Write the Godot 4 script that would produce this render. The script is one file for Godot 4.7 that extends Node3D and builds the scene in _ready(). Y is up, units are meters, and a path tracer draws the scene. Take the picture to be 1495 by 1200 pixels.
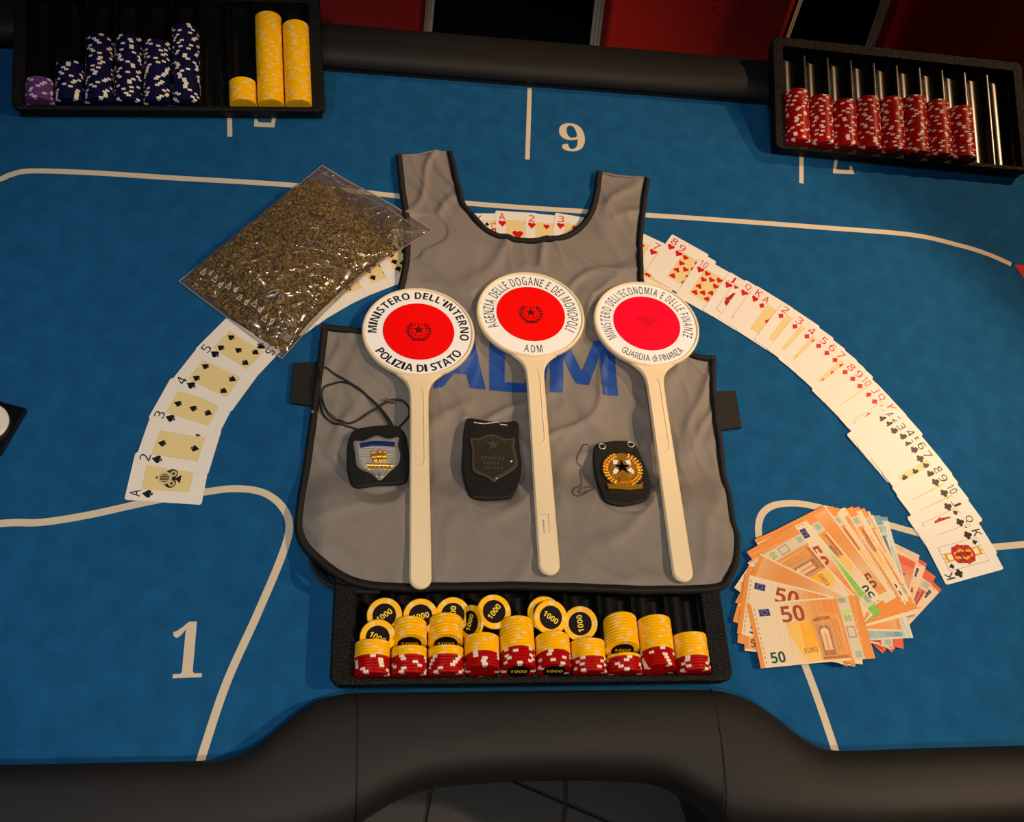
extends Node3D
# A casino poker table seen from above: an official's vest, three signal paddles, three badges, playing cards,
# banknotes, a bag of dried herb and three chip trays. Plans are in millimetres, x to the right along the table,
# z towards the dealer's side, y up from the felt; MM turns them into metres.
const MM := 0.001
var rng := RandomNumberGenerator.new()
var used := {}
var M := {}

func _ready() -> void:
	rng.seed = 7
	# ---- camera
	var cam := Camera3D.new()
	cam.name = "camera"
	cam.fov = 45.534
	cam.near = 0.02
	cam.transform = Transform3D(Basis(Vector3(0.990559, 0.129762, 0.044216), Vector3(-0.026004, 0.494537, -0.868767), Vector3(-0.134599, 0.859415, 0.493242)).orthonormalized(), Vector3(-0.170946, 1.094365, 0.628073))
	add_child(cam)
	cam.current = true
	# ---- environment and exposure
	var env := Environment.new()
	env.background_mode = Environment.BG_COLOR
	env.background_color = Color(0, 0, 0)
	env.tonemap_mode = Environment.TONE_MAPPER_LINEAR
	env.tonemap_exposure = 1.0
	env.sdfgi_enabled = true
	env.ssao_enabled = true
	env.ssil_enabled = true
	var we := WorldEnvironment.new()
	we.name = "world_environment"
	we.environment = env
	add_child(we)
	# ---- ceiling lamps out of view, placed to light the table: position (mm), aim (mm), colour, energy, cone, size of the glowing face (mm)
	unseen_ceiling_spot(Vector3(1650, 1800, 560), Vector3(150, 0, 20), Color(1.0, 0.86, 0.69), 5.6, 16.5, 42)
	unseen_ceiling_spot(Vector3(-250, 1900, 1250), Vector3(-60, 0, 150), Color(1.0, 0.96, 0.90), 1.75, 20, 45)
	unseen_ceiling_spot(Vector3(2050, 1700, -950), Vector3(640, 0, -500), Color(1.0, 0.80, 0.60), 4.8, 16, 40)
	unseen_ceiling_spot(Vector3(-950, 1900, 150), Vector3(-350, 0, -50), Color(0.95, 0.96, 1.0), 0.7, 30, 45)
	added_fill_panel(Vector3(100, 1925, 500), Vector2(900, 600), Color(1.0, 0.94, 0.86), 0.28)  # added soft fill light, out of view
	materials()
	room()
	table()
	chairs()
	trays()
	cards()
	vest()
	paddles()
	badges()
	herb_bag()
	notes()
	small_things()

# ------------------------------------------------------------------ naming and nodes
func numbered(called: String) -> String:
	var n: int = used.get(called, 0)
	used[called] = n + 1
	return called if n == 0 else "%s_%03d" % [called, n]

func thing(called: String, label: String, category: String, at := Vector3.ZERO, basis := Basis(), group := "") -> Node3D:
	var o := Node3D.new()
	o.name = numbered(called)
	o.transform = Transform3D(basis, at * MM)
	tag(o, label, category, group)
	add_child(o)
	return o

func tag(o: Node3D, label: String, category: String, group := "", kind := "") -> void:
	if label: o.set_meta("label", label)
	if category: o.set_meta("category", category)
	if group: o.set_meta("group", group)
	if kind: o.set_meta("kind", kind)

func part(called: String, mesh: Mesh, mat: Material, parent: Node3D, at := Vector3.ZERO, basis := Basis()) -> MeshInstance3D:
	var o := MeshInstance3D.new()
	o.name = called
	o.mesh = mesh
	if mat: o.material_override = mat
	o.transform = Transform3D(basis, at * MM)
	parent.add_child(o, true)
	return o

func struct(called: String, mesh: Mesh, mat: Material, label: String, at := Vector3.ZERO) -> MeshInstance3D:
	var o := part(called, mesh, mat, self, at)
	tag(o, label, "", "", "structure")
	return o

# ------------------------------------------------------------------ mesh builder (millimetres in, metres out)
class Sh:
	var v := PackedVector3Array()
	var n := PackedVector3Array()
	var uv := PackedVector2Array()
	var c := PackedColorArray()
	var col := Color.WHITE
	func tri3(a: Vector3, b: Vector3, d: Vector3, na: Vector3, nb: Vector3, nd: Vector3, ua := Vector2.ZERO, ub := Vector2.ZERO, ud := Vector2.ZERO) -> void:
		if (b - a).cross(d - a).dot(na + nb + nd) > 0.0:   # clockwise fronts
			var t := b; b = d; d = t
			t = nb; nb = nd; nd = t
			var s := ub; ub = ud; ud = s
		v.append(a * 0.001); v.append(b * 0.001); v.append(d * 0.001)
		n.append(na); n.append(nb); n.append(nd)
		uv.append(ua); uv.append(ub); uv.append(ud)
		c.append(col); c.append(col); c.append(col)
	func quad3(p: Array, q: Array, t := []) -> void:
		var u := t if t.size() == 4 else [Vector2.ZERO, Vector2.ZERO, Vector2.ZERO, Vector2.ZERO]
		tri3(p[0], p[1], p[2], q[0], q[1], q[2], u[0], u[1], u[2])
		tri3(p[0], p[2], p[3], q[0], q[2], q[3], u[0], u[2], u[3])
	func quad(a: Vector3, b: Vector3, d: Vector3, e: Vector3, nn: Vector3) -> void:
		quad3([a, b, d, e], [nn, nn, nn, nn])
	func box(lo: Vector3, hi: Vector3, ch := 0.0) -> void:
		if ch <= 0.0:
			for k in 3:
				for s in [0, 1]:
					var nn := Vector3.ZERO
					nn[k] = 1.0 if s else -1.0
					var i := (k + 1) % 3
					var j := (k + 2) % 3
					var p := []
					for e in [[0, 0], [1, 0], [1, 1], [0, 1]]:
						var w := Vector3.ZERO
						w[k] = hi[k] if s else lo[k]
						w[i] = hi[i] if e[0] else lo[i]
						w[j] = hi[j] if e[1] else lo[j]
						p.append(w)
					quad(p[0], p[1], p[2], p[3], nn)
			return
		var poly := PackedVector2Array([Vector2(lo.x, lo.z), Vector2(hi.x, lo.z), Vector2(hi.x, hi.z), Vector2(lo.x, hi.z)])
		prism(poly, lo.y, hi.y, ch)
	# extruded plan (x, z) from y0 to y1 with chamfered upper (and lower) edge
	func prism(poly: PackedVector2Array, y0: float, y1: float, ch := 0.0, smooth := false, chlow := -1.0) -> void:
		if chlow < 0.0: chlow = ch
		if Geometry2D.is_polygon_clockwise(poly):
			poly = poly.duplicate(); poly.reverse()
		var m := poly.size()
		var nr := PackedVector2Array()
		var fn := PackedVector2Array()
		for i in m:
			var e := (poly[(i + 1) % m] - poly[i]).normalized()
			fn.append(Vector2(e.y, -e.x))
		for i in m:
			nr.append((fn[i] + fn[(i + m - 1) % m]).normalized())
		var ins := func(d: float) -> PackedVector2Array:
			var r := PackedVector2Array()
			for i in m:
				var k := maxf(0.4, nr[i].dot(fn[i]))
				r.append(poly[i] - nr[i] * d / k)
			return r
		var loops := [[ins.call(chlow), y0], [poly, y0 + chlow], [poly, y1 - ch], [ins.call(ch), y1]]
		for k in 3:
			if (k == 0 and chlow <= 0.0) or (k == 2 and ch <= 0.0): continue
			var A: PackedVector2Array = loops[k][0]
			var B: PackedVector2Array = loops[k + 1][0]
			var ya: float = loops[k][1]
			var yb: float = loops[k + 1][1]
			var tilt := Vector3(0, [-0.8, 0.0, 0.8][k], 0)
			for i in m:
				var j := (i + 1) % m
				var n1 := Vector3(nr[i].x, 0, nr[i].y) if smooth else Vector3(fn[i].x, 0, fn[i].y)
				var n2 := Vector3(nr[j].x, 0, nr[j].y) if smooth else n1
				n1 = (n1 + tilt).normalized(); n2 = (n2 + tilt).normalized()
				quad3([Vector3(A[i].x, ya, A[i].y), Vector3(A[j].x, ya, A[j].y), Vector3(B[j].x, yb, B[j].y), Vector3(B[i].x, yb, B[i].y)], [n1, n2, n2, n1])
		flat(loops[3][0], y1, Vector3.UP)
		flat(loops[0][0], y0, Vector3.DOWN)
	func flat(poly: PackedVector2Array, y: float, nn := Vector3.UP, lo := Vector2.ZERO, size := Vector2.ZERO) -> void:
		var t := Geometry2D.triangulate_polygon(poly)
		for i in range(0, t.size(), 3):
			var p := [poly[t[i]], poly[t[i + 1]], poly[t[i + 2]]]
			var u := []
			for q in p: u.append(Vector2((q.x - lo.x) / size.x, (q.y - lo.y) / size.y) if size.x > 0.0 else Vector2.ZERO)
			tri3(Vector3(p[0].x, y, p[0].y), Vector3(p[1].x, y, p[1].y), Vector3(p[2].x, y, p[2].y), nn, nn, nn, u[0], u[1], u[2])
	# loft between loops of equal length; each loop an Array of Vector3; normals from the faces
	func loft(loops: Array, closed := true, smooth := true) -> void:
		var R := loops.size()
		var K: int = loops[0].size()
		var N := []
		for r in R:
			var row := []
			for k in K:
				var a: Vector3 = loops[r][(k + K - 1) % K if closed else maxi(k - 1, 0)]
				var b: Vector3 = loops[r][(k + 1) % K if closed else mini(k + 1, K - 1)]
				var d: Vector3 = loops[maxi(r - 1, 0)][k]
				var e: Vector3 = loops[mini(r + 1, R - 1)][k]
				row.append((b - a).cross(e - d).normalized())
			N.append(row)
		for r in R - 1:
			for k in (K if closed else K - 1):
				var j := (k + 1) % K
				var p := [loops[r][k], loops[r][j], loops[r + 1][j], loops[r + 1][k]]
				var q := [N[r][k], N[r][j], N[r + 1][j], N[r + 1][k]]
				if not smooth:
					var f: Vector3 = (p[1] - p[0]).cross(p[3] - p[0]).normalized()
					if f.length() < 0.5: f = (p[2] - p[1]).cross(p[3] - p[1]).normalized()
					q = [f, f, f, f]
				quad3(p, q, [Vector2(float(k) / K, float(r) / R), Vector2(float(k + 1) / K, float(r) / R), Vector2(float(k + 1) / K, float(r + 1) / R), Vector2(float(k) / K, float(r + 1) / R)])
	func tube(path: PackedVector3Array, rad: float, sides := 8, closed := false, flatten := 1.0) -> void:
		var m := path.size()
		var loops := []
		for i in m:
			var a := path[(i + m - 1) % m] if closed or i > 0 else path[0]
			var b := path[(i + 1) % m] if closed or i < m - 1 else path[m - 1]
			var t := (b - a).normalized()
			var s := t.cross(Vector3.UP).normalized() if absf(t.y) < 0.95 else Vector3.RIGHT
			var w := s.cross(t).normalized()
			var L := []
			for k in sides:
				var g := TAU * k / sides
				L.append(path[i] + (s * cos(g) + w * sin(g) * flatten) * rad)
			loops.append(L)
		if closed: loops.append(loops[0])
		loft_out(loops)
		if not closed:
			for e in [0, m - 1]:
				var L: Array = loops[e]
				var nn := (path[0] - path[1]).normalized() if e == 0 else (path[m - 1] - path[m - 2]).normalized()
				for k in range(1, sides - 1): tri3(L[0], L[k], L[k + 1], nn, nn, nn)
	func loft_out(loops: Array) -> void:     # closed loops round a centre: normals point away from it
		for r in loops.size() - 1:
			var A: Array = loops[r]
			var B: Array = loops[r + 1]
			var ca := Vector3.ZERO
			var cb := Vector3.ZERO
			for p in A: ca += p / A.size()
			for p in B: cb += p / B.size()
			for k in A.size():
				var j := (k + 1) % A.size()
				quad3([A[k], A[j], B[j], B[k]], [(A[k] - ca).normalized(), (A[j] - ca).normalized(), (B[j] - cb).normalized(), (B[k] - cb).normalized()])
	# lathe round y; profile of (radius, y); flat-shaded bands with smooth rounds
	func lathe(prof: Array, segs := 48, centre := Vector3.ZERO) -> void:
		for i in prof.size() - 1:
			var p: Vector2 = prof[i]
			var q: Vector2 = prof[i + 1]
			var d := q - p
			var nn := Vector2(d.y, -d.x).normalized()
			for k in segs:
				var g := TAU * k / segs
				var h := TAU * (k + 1) / segs
				var u := Vector3(cos(g), 0, sin(g))
				var w := Vector3(cos(h), 0, sin(h))
				var n1 := u * nn.x + Vector3.UP * nn.y
				var n2 := w * nn.x + Vector3.UP * nn.y
				quad3([centre + u * p.x + Vector3.UP * p.y, centre + w * p.x + Vector3.UP * p.y, centre + w * q.x + Vector3.UP * q.y, centre + u * q.x + Vector3.UP * q.y], [n1, n2, n2, n1])
	func ball(at: Vector3, rad: Vector3, segs := 10, rings := 6) -> void:
		for r in rings:
			for k in segs:
				var p := []
				var q := []
				for e in [[0, 0], [0, 1], [1, 1], [1, 0]]:
					var la: float = PI * (r + e[0]) / rings - PI / 2
					var lo: float = TAU * (k + e[1]) / segs
					var u := Vector3(cos(la) * cos(lo), sin(la), cos(la) * sin(lo))
					p.append(at + u * rad); q.append((u / rad).normalized())
				quad3(p, q)
	func mesh() -> ArrayMesh:
		var a := []
		a.resize(Mesh.ARRAY_MAX)
		a[Mesh.ARRAY_VERTEX] = v
		a[Mesh.ARRAY_NORMAL] = n
		a[Mesh.ARRAY_TEX_UV] = uv
		a[Mesh.ARRAY_COLOR] = c
		var m := ArrayMesh.new()
		m.add_surface_from_arrays(Mesh.PRIMITIVE_TRIANGLES, a)
		return m

# ------------------------------------------------------------------ lettering
var glyphs := {}
func letters(text: String, face := "Droid Sans", bold := true) -> Dictionary:
	var key := "%s|%s|%s" % [text, face, bold]
	if not glyphs.has(key):
		var f := SystemFont.new()
		f.font_names = PackedStringArray([face])
		f.font_weight = 700 if bold else 400
		var t := TextMesh.new()
		t.font = f
		t.text = text
		t.font_size = 96
		t.pixel_size = 0.01
		t.depth = 0.0
		t.curve_step = 2.0
		var pts := PackedVector2Array()
		var a := t.surface_get_arrays(0)
		var vs: PackedVector3Array = a[Mesh.ARRAY_VERTEX]
		var ix = a[Mesh.ARRAY_INDEX]
		var lo := Vector2(INF, INF)
		var hi := -lo
		for i in (ix.size() if ix else vs.size()):
			var p: Vector3 = vs[ix[i]] if ix else vs[i]
			var q := Vector2(p.x, -p.y)
			pts.append(q)
			lo = lo.min(q); hi = hi.max(q)
		glyphs[key] = {"tri": pts, "lo": lo, "size": hi - lo}
	return glyphs[key]

# glyph triangles fitted into a box of the given height (and width when > 0) centred at the origin
func fitted(text: String, height: float, width := 0.0, face := "Droid Sans", bold := true) -> PackedVector2Array:
	var g := letters(text, face, bold)
	var s: Vector2 = Vector2.ONE * height / g.size.y
	if width > 0.0: s.x = width / g.size.x
	var out := PackedVector2Array()
	for p in g.tri: out.append((p - g.lo - g.size / 2.0) * s)
	return out

func lay(sh: Sh, tris: PackedVector2Array, xf: Transform2D, y: float) -> void:
	for i in range(0, tris.size(), 3):
		var a := xf * tris[i]
		var b := xf * tris[i + 1]
		var d := xf * tris[i + 2]
		sh.tri3(Vector3(a.x, y, a.y), Vector3(b.x, y, b.y), Vector3(d.x, y, d.y), Vector3.UP, Vector3.UP, Vector3.UP)

# ------------------------------------------------------------------ printing on pictures (cards, notes)
class Ink:
	var im: Image
	var k := 3.0                      # pixels per millimetre
	var o := Vector2.ZERO             # pixel origin
	var xf := Transform2D()
	func poly(pts: PackedVector2Array, col: Color) -> void:
		var q := PackedVector2Array()
		var y0 := INF
		var y1 := -INF
		for p in pts:
			var w := (xf * p) * k + o
			q.append(w)
			y0 = minf(y0, w.y); y1 = maxf(y1, w.y)
		for y in range(maxi(0, floori(y0)), mini(im.get_height() - 1, ceili(y1)) + 1):
			var xs := []
			var yc := y + 0.5
			for i in q.size():
				var a := q[i]
				var b := q[(i + 1) % q.size()]
				if (a.y <= yc) != (b.y <= yc): xs.append(a.x + (yc - a.y) / (b.y - a.y) * (b.x - a.x))
			xs.sort()
			for i in range(0, xs.size() - 1, 2):
				var x0 := roundi(xs[i])
				var x1 := roundi(xs[i + 1])
				if x1 > x0: im.fill_rect(Rect2i(x0, y, x1 - x0, 1), col)
	func rect(x0: float, y0: float, x1: float, y1: float, col: Color) -> void:
		poly(PackedVector2Array([Vector2(x0, y0), Vector2(x1, y0), Vector2(x1, y1), Vector2(x0, y1)]), col)
	func frame(x0: float, y0: float, x1: float, y1: float, w: float, col: Color) -> void:
		rect(x0, y0, x1, y0 + w, col); rect(x0, y1 - w, x1, y1, col)
		rect(x0, y0, x0 + w, y1, col); rect(x1 - w, y0, x1, y1, col)
	func disc(at: Vector2, r: float, col: Color, squash := 1.0) -> void:
		var p := PackedVector2Array()
		for i in 24: p.append(at + Vector2(cos(TAU * i / 24) * r, sin(TAU * i / 24) * r * squash))
		poly(p, col)
	func line(a: Vector2, b: Vector2, w: float, col: Color) -> void:
		var s := (b - a).normalized().orthogonal() * w / 2
		poly(PackedVector2Array([a + s, b + s, b - s, a - s]), col)
	func tris(t: PackedVector2Array, at: Vector2, col: Color) -> void:
		for i in range(0, t.size(), 3): poly(PackedVector2Array([t[i] + at, t[i + 1] + at, t[i + 2] + at]), col)

func suit_shape(s: String) -> Array:     # polygons about the origin, one unit tall, the top at -0.5
	if s == "D": return [PackedVector2Array([Vector2(0, -0.5), Vector2(0.38, 0), Vector2(0, 0.5), Vector2(-0.38, 0)])]
	var out := []
	var circ := func(c: Vector2, r: float) -> PackedVector2Array:
		var p := PackedVector2Array()
		for i in 20: p.append(c + Vector2(cos(TAU * i / 20), sin(TAU * i / 20)) * r)
		return p
	if s == "C":
		out.append(circ.call(Vector2(0, -0.26), 0.235)); out.append(circ.call(Vector2(-0.25, 0.09), 0.235)); out.append(circ.call(Vector2(0.25, 0.09), 0.235))
		out.append(PackedVector2Array([Vector2(-0.05, -0.1), Vector2(0.05, -0.1), Vector2(0.17, 0.5), Vector2(-0.17, 0.5)]))
		return out
	var f := 1.0 if s == "H" else -1.0
	var sh := 0.0 if s == "H" else -0.08
	var sz := 1.0 if s == "H" else 0.92
	out.append(PackedVector2Array([Vector2(-0.46, -0.12 * f) * sz + Vector2(0, sh), Vector2(0.46, -0.12 * f) * sz + Vector2(0, sh), Vector2(0.22, 0.19 * f) * sz + Vector2(0, sh), Vector2(0, 0.5 * f) * sz + Vector2(0, sh), Vector2(-0.22, 0.19 * f) * sz + Vector2(0, sh)]))
	for x in [-0.235, 0.235]: out.append(circ.call(Vector2(x, -0.235 * f) * sz + Vector2(0, sh), (0.255 if s == "H" else 0.245) * sz))
	if s == "S": out.append(PackedVector2Array([Vector2(-0.035, 0), Vector2(0.035, 0), Vector2(0.05, 0.34), Vector2(0.2, 0.52), Vector2(-0.2, 0.52), Vector2(-0.05, 0.34)]))
	return out

# ------------------------------------------------------------------ materials
func mat(col: Color, rough := 0.6, metal := 0.0, spec := 0.5) -> StandardMaterial3D:
	var m := StandardMaterial3D.new()
	m.albedo_color = col
	m.roughness = rough
	m.metallic = metal
	m.metallic_specular = spec
	return m

func noise_tex(freq: float, ramp: Array, seed_ := 1, octaves := 4, size := 512, normal := false, bump := 4.0) -> NoiseTexture2D:
	var f := FastNoiseLite.new()
	f.seed = seed_
	f.frequency = freq
	f.fractal_octaves = octaves
	var t := NoiseTexture2D.new()
	t.width = size; t.height = size
	t.seamless = true
	t.noise = f
	t.as_normal_map = normal
	t.bump_strength = bump
	if ramp.size() == 2:
		var g := Gradient.new()
		g.set_color(0, ramp[0]); g.set_color(1, ramp[1])
		t.color_ramp = g
	return t

func tri_tex(m: StandardMaterial3D, albedo: Texture2D, normal: Texture2D, per_metre: float, strength := 1.0) -> StandardMaterial3D:
	m.uv1_triplanar = true
	m.uv1_scale = Vector3.ONE * per_metre
	if albedo: m.albedo_texture = albedo
	if normal:
		m.normal_enabled = true
		m.normal_texture = normal
		m.normal_scale = strength
	return m

func vcol(rough := 0.6, spec := 0.5) -> StandardMaterial3D:
	var m := mat(Color.WHITE, rough, 0.0, spec)
	m.vertex_color_use_as_albedo = true
	return m

func materials() -> void:
	M.felt = tri_tex(mat(Color(0.085, 0.345, 0.545), 0.9, 0.0, 0.25), noise_tex(0.008, [Color(0.80, 0.85, 0.87), Color(1, 1, 1)], 3, 6), noise_tex(0.25, [], 4, 2, 512, true, 3.0), 5.0, 0.35)
	M.line = mat(Color(0.80, 0.75, 0.66), 0.85)
	M.red_print = mat(Color(0.75, 0.08, 0.08), 0.85)
	M.leather = tri_tex(mat(Color(0.11, 0.106, 0.104), 0.58, 0.0, 0.36), null, noise_tex(0.06, [], 5, 3, 512, true, 6.0), 16.0, 0.16)
	M.seat_leather = tri_tex(mat(Color(0.20, 0.20, 0.21), 0.55, 0.0, 0.4), null, noise_tex(0.05, [], 6, 3, 512, true, 6.0), 12.0, 0.18)
	M.black_wood = mat(Color(0.05, 0.045, 0.045), 0.6)
	M.dark = mat(Color(0.02, 0.02, 0.02), 0.8)
	M.tray = mat(Color(0.028, 0.027, 0.028), 0.27, 0.0, 0.55)
	M.tray_rim = tri_tex(mat(Color(0.045, 0.043, 0.042), 0.55, 0.0, 0.32), null, noise_tex(0.12, [], 8, 2, 256, true, 8.0), 12.0, 0.5)
	M.card_edge = mat(Color(0.90, 0.88, 0.84), 0.5)
	M.cloth = tri_tex(mat(Color(0.49, 0.465, 0.445), 0.6, 0.0, 0.4), null, noise_tex(0.4, [], 9, 1, 256, true, 2.0), 12.0, 0.15)
	M.binding = mat(Color(0.045, 0.04, 0.04), 0.8)
	M.blue_ink = mat(Color(0.05, 0.27, 0.60), 0.55)
	M.paddle = mat(Color(0.93, 0.86, 0.72), 0.35)
	M.reflector = mat(Color(0.98, 0.99, 1.0), 0.3)
	M.red_reflector = mat(Color(0.98, 0.03, 0.02), 0.35)
	M.pink_reflector = mat(Color(0.99, 0.02, 0.20), 0.35)
	M.ink = mat(Color(0.06, 0.06, 0.09), 0.6)
	M.emblem = mat(Color(0.33, 0.01, 0.01), 0.5)
	M.faint_emblem = mat(Color(0.88, 0.0, 0.13), 0.4)
	M.black_leather = tri_tex(mat(Color(0.035, 0.033, 0.035), 0.55), null, noise_tex(0.1, [], 11, 2, 256, true, 5.0), 20.0, 0.4)
	M.cord = mat(Color(0.05, 0.045, 0.05), 0.6)
	M.silver = mat(Color(0.90, 0.89, 0.87), 0.3, 0.8)
	M.gold = mat(Color(0.97, 0.72, 0.26), 0.27, 0.75)
	M.gunmetal = mat(Color(0.36, 0.33, 0.28), 0.45, 0.5)
	M.gunmetal_dark = mat(Color(0.23, 0.205, 0.17), 0.5, 0.4)
	M.enamel = mat(Color(0.10, 0.18, 0.42), 0.25)
	M.white_enamel = mat(Color(0.92, 0.93, 0.95), 0.2)
	M.grey_trim = mat(Color(0.66, 0.62, 0.57), 0.45)
	M.chair_red = tri_tex(mat(Color(0.56, 0.035, 0.02), 0.6), null, noise_tex(0.1, [], 13, 2, 256, true, 4.0), 8.0, 0.3)
	M.chip = vcol(0.4, 0.38)
	M.white_plastic = mat(Color(0.86, 0.84, 0.80), 0.4)

# ------------------------------------------------------------------ unseen lamps and room
func unseen_ceiling_spot(at: Vector3, aim: Vector3, col: Color, energy: float, cone: float, rad: float) -> void:  # spotlight out of view, aimed at the part of the table it lights
	var o := thing("unseen_spotlight", ["unseen round spotlight placed to light the table from the right", "unseen round spotlight placed to light the dealer's side", "unseen round spotlight placed to light the red chip tray", "unseen round spotlight placed to light the left of the table"][used.get("unseen_spotlight", 0)], "lamp", at)
	var h := Sh.new()
	h.lathe([Vector2(rad, 10), Vector2(rad, -6), Vector2(rad + 14, -6), Vector2(rad + 14, 30)], 32)
	part("bezel", h.mesh(), mat(Color(0.3, 0.3, 0.3), 0.4, 0.8), o)
	var g := Sh.new()
	g.lathe([Vector2(0, 2), Vector2(rad, 2), Vector2(rad, 8), Vector2(0, 8)], 32)
	var e := mat(Color(1, 1, 1), 0.5)
	e.emission_enabled = true
	e.emission = col
	e.emission_energy_multiplier = 2.0
	part("lens", g.mesh(), e, o)
	var l := SpotLight3D.new()
	l.name = "unseen_spot_lamp"
	l.light_color = col
	l.light_energy = energy
	l.spot_angle = cone
	l.spot_angle_attenuation = 0.35
	l.spot_range = 8.0
	l.spot_attenuation = 2.0
	l.light_size = rad * MM
	l.shadow_enabled = true
	var p := (at + Vector3(0, -8, 0)) * MM
	l.look_at_from_position(p, aim * MM, Vector3.RIGHT)
	add_child(l)

func added_fill_panel(at: Vector3, size: Vector2, col: Color, energy: float) -> void:  # fill light added above the view to soften the shadows
	var o := thing("added_fill_panel", "added wide soft fill light panel, out of view in the ceiling", "lamp", at)
	var h := Sh.new()
	h.box(Vector3(-size.x / 2 - 15, 0, -size.y / 2 - 15), Vector3(size.x / 2 + 15, 24, size.y / 2 + 15))
	part("frame", h.mesh(), mat(Color(0.2, 0.2, 0.2), 0.5), o)
	var g := Sh.new()
	g.box(Vector3(-size.x / 2, -3, -size.y / 2), Vector3(size.x / 2, -0.5, size.y / 2))
	var e := mat(Color(1, 1, 1), 0.5)
	e.emission_enabled = true
	e.emission = col
	e.emission_energy_multiplier = 0.3
	part("diffuser", g.mesh(), e, o)
	var l := AreaLight3D.new()
	l.name = "added_fill_lamp"
	l.area_size = size * MM
	l.light_color = col
	l.light_energy = energy
	l.area_range = 8.0
	l.shadow_enabled = true
	l.transform = Transform3D(Basis(Vector3.RIGHT, -PI / 2), (at + Vector3(0, -6, 0)) * MM)
	add_child(l)

func room() -> void:
	var carpet := tri_tex(mat(Color(0.07, 0.09, 0.16), 0.95), noise_tex(0.08, [Color(0.6, 0.6, 0.6), Color(1, 1, 1)], 21, 3, 256), null, 3.0)
	var wallm := tri_tex(mat(Color(0.16, 0.13, 0.12), 0.8), noise_tex(0.05, [Color(0.8, 0.8, 0.8), Color(1, 1, 1)], 22, 3, 256), null, 1.0)
	var s := Sh.new()
	s.box(Vector3(-3000, -860, -3000), Vector3(3000, -760, 3000))
	struct("floor", s.mesh(), carpet, "dark blue carpet under the poker table")
	s = Sh.new()
	s.box(Vector3(-3000, 1940, -3000), Vector3(3000, 2040, 3000))
	struct("ceiling", s.mesh(), mat(Color(0.28, 0.26, 0.24), 0.9), "dark ceiling above the poker table")
	for w in [["wall_north", Vector3(-3100, -860, -3100), Vector3(3100, 2040, -3000)], ["wall_south", Vector3(-3100, -860, 3000), Vector3(3100, 2040, 3100)], ["wall_west", Vector3(-3100, -860, -3000), Vector3(-3000, 2040, 3000)], ["wall_east", Vector3(3000, -860, -3000), Vector3(3100, 2040, 3000)]]:
		s = Sh.new()
		s.box(w[1], w[2])
		struct(w[0], s.mesh(), wallm, "dark panelled wall of the card room")

# ------------------------------------------------------------------ curves
func pv(flat: Array) -> PackedVector2Array:
	var r := PackedVector2Array()
	for i in range(0, flat.size(), 2): r.append(Vector2(flat[i], flat[i + 1]))
	return r

func smooth(p: PackedVector2Array, steps := 6, closed := false, corners := []) -> PackedVector2Array:
	var out := PackedVector2Array()
	var m := p.size()
	for i in (m if closed else m - 1):
		var a := p[i]
		var b := p[(i + 1) % m]
		var pre := p[(i + m - 1) % m] if closed or i > 0 else a
		var post := p[(i + 2) % m] if closed or i + 2 < m else b
		if i in corners: pre = a
		if (i + 1) % m in corners: post = b
		for s in steps:
			out.append(a.cubic_interpolate(b, pre, post, float(s) / steps))
	if not closed: out.append(p[m - 1])
	return out

func ribbon(sh: Sh, p: PackedVector2Array, width: float, y: float, thick := 0.5) -> void:
	var m := p.size()
	for i in m - 1:
		var q := []
		for j in [i, i + 1]:
			var t := (p[mini(j + 1, m - 1)] - p[maxi(j - 1, 0)]).normalized()
			var s := Vector2(-t.y, t.x) * width / 2
			q.append(p[j] + s); q.append(p[j] - s)
		var f := func(w: Vector2, yy: float) -> Vector3: return Vector3(w.x, yy, w.y)
		sh.quad(f.call(q[0], y), f.call(q[1], y), f.call(q[3], y), f.call(q[2], y), Vector3.UP)
		for e in [[0, 2], [1, 3]]:
			var nn: Vector2 = (q[e[0]] - (q[0] + q[1]) / 2).normalized()
			sh.quad(f.call(q[e[0]], y - thick), f.call(q[e[1]], y - thick), f.call(q[e[1]], y), f.call(q[e[0]], y), Vector3(nn.x, 0, nn.y))

# ------------------------------------------------------------------ table
func rail_piece(called: String, inner: PackedVector2Array, outer: PackedVector2Array, parent: Node3D) -> void:
	# padded rail between its inner and outer edge; section as (share across, height)
	var sec := [[0.02, -4], [0.02, 9], [-0.03, 12], [-0.035, 17], [-0.02, 23], [0.04, 30], [0.13, 35], [0.27, 38], [0.5, 39.5], [0.72, 38], [0.86, 33], [0.95, 25], [1.0, 13], [1.01, 0], [1.0, -20], [0.93, -38], [0.7, -42], [0.1, -42], [0.02, -30]]
	var loops := []
	for i in inner.size():
		var L := []
		for s in sec:
			var q := inner[i].lerp(outer[i], s[0])
			L.append(Vector3(q.x, s[1], q.y))
		loops.append(L)
	var sh := Sh.new()
	var rows := loops.size()
	var K := sec.size()
	for r in rows - 1:
		for k in K:
			var j := (k + 1) % K
			var q := []
			for e in [[r, k], [r, j], [r + 1, j], [r + 1, k]]:
				var a: Vector3 = loops[e[0]][(e[1] + 1) % K] - loops[e[0]][(e[1] + K - 1) % K]
				var t: Vector3 = loops[mini(e[0] + 1, rows - 1)][e[1]] - loops[maxi(e[0] - 1, 0)][e[1]]
				var nn := a.cross(t).normalized()
				var mid := (inner[e[0]] + outer[e[0]]) / 2
				if nn.dot(loops[e[0]][e[1]] - Vector3(mid.x, 0, mid.y)) < 0: nn = -nn
				q.append(nn)
			sh.quad3([loops[r][k], loops[r][j], loops[r + 1][j], loops[r + 1][k]], q)
	part(called, sh.mesh(), M.leather, parent)

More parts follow.
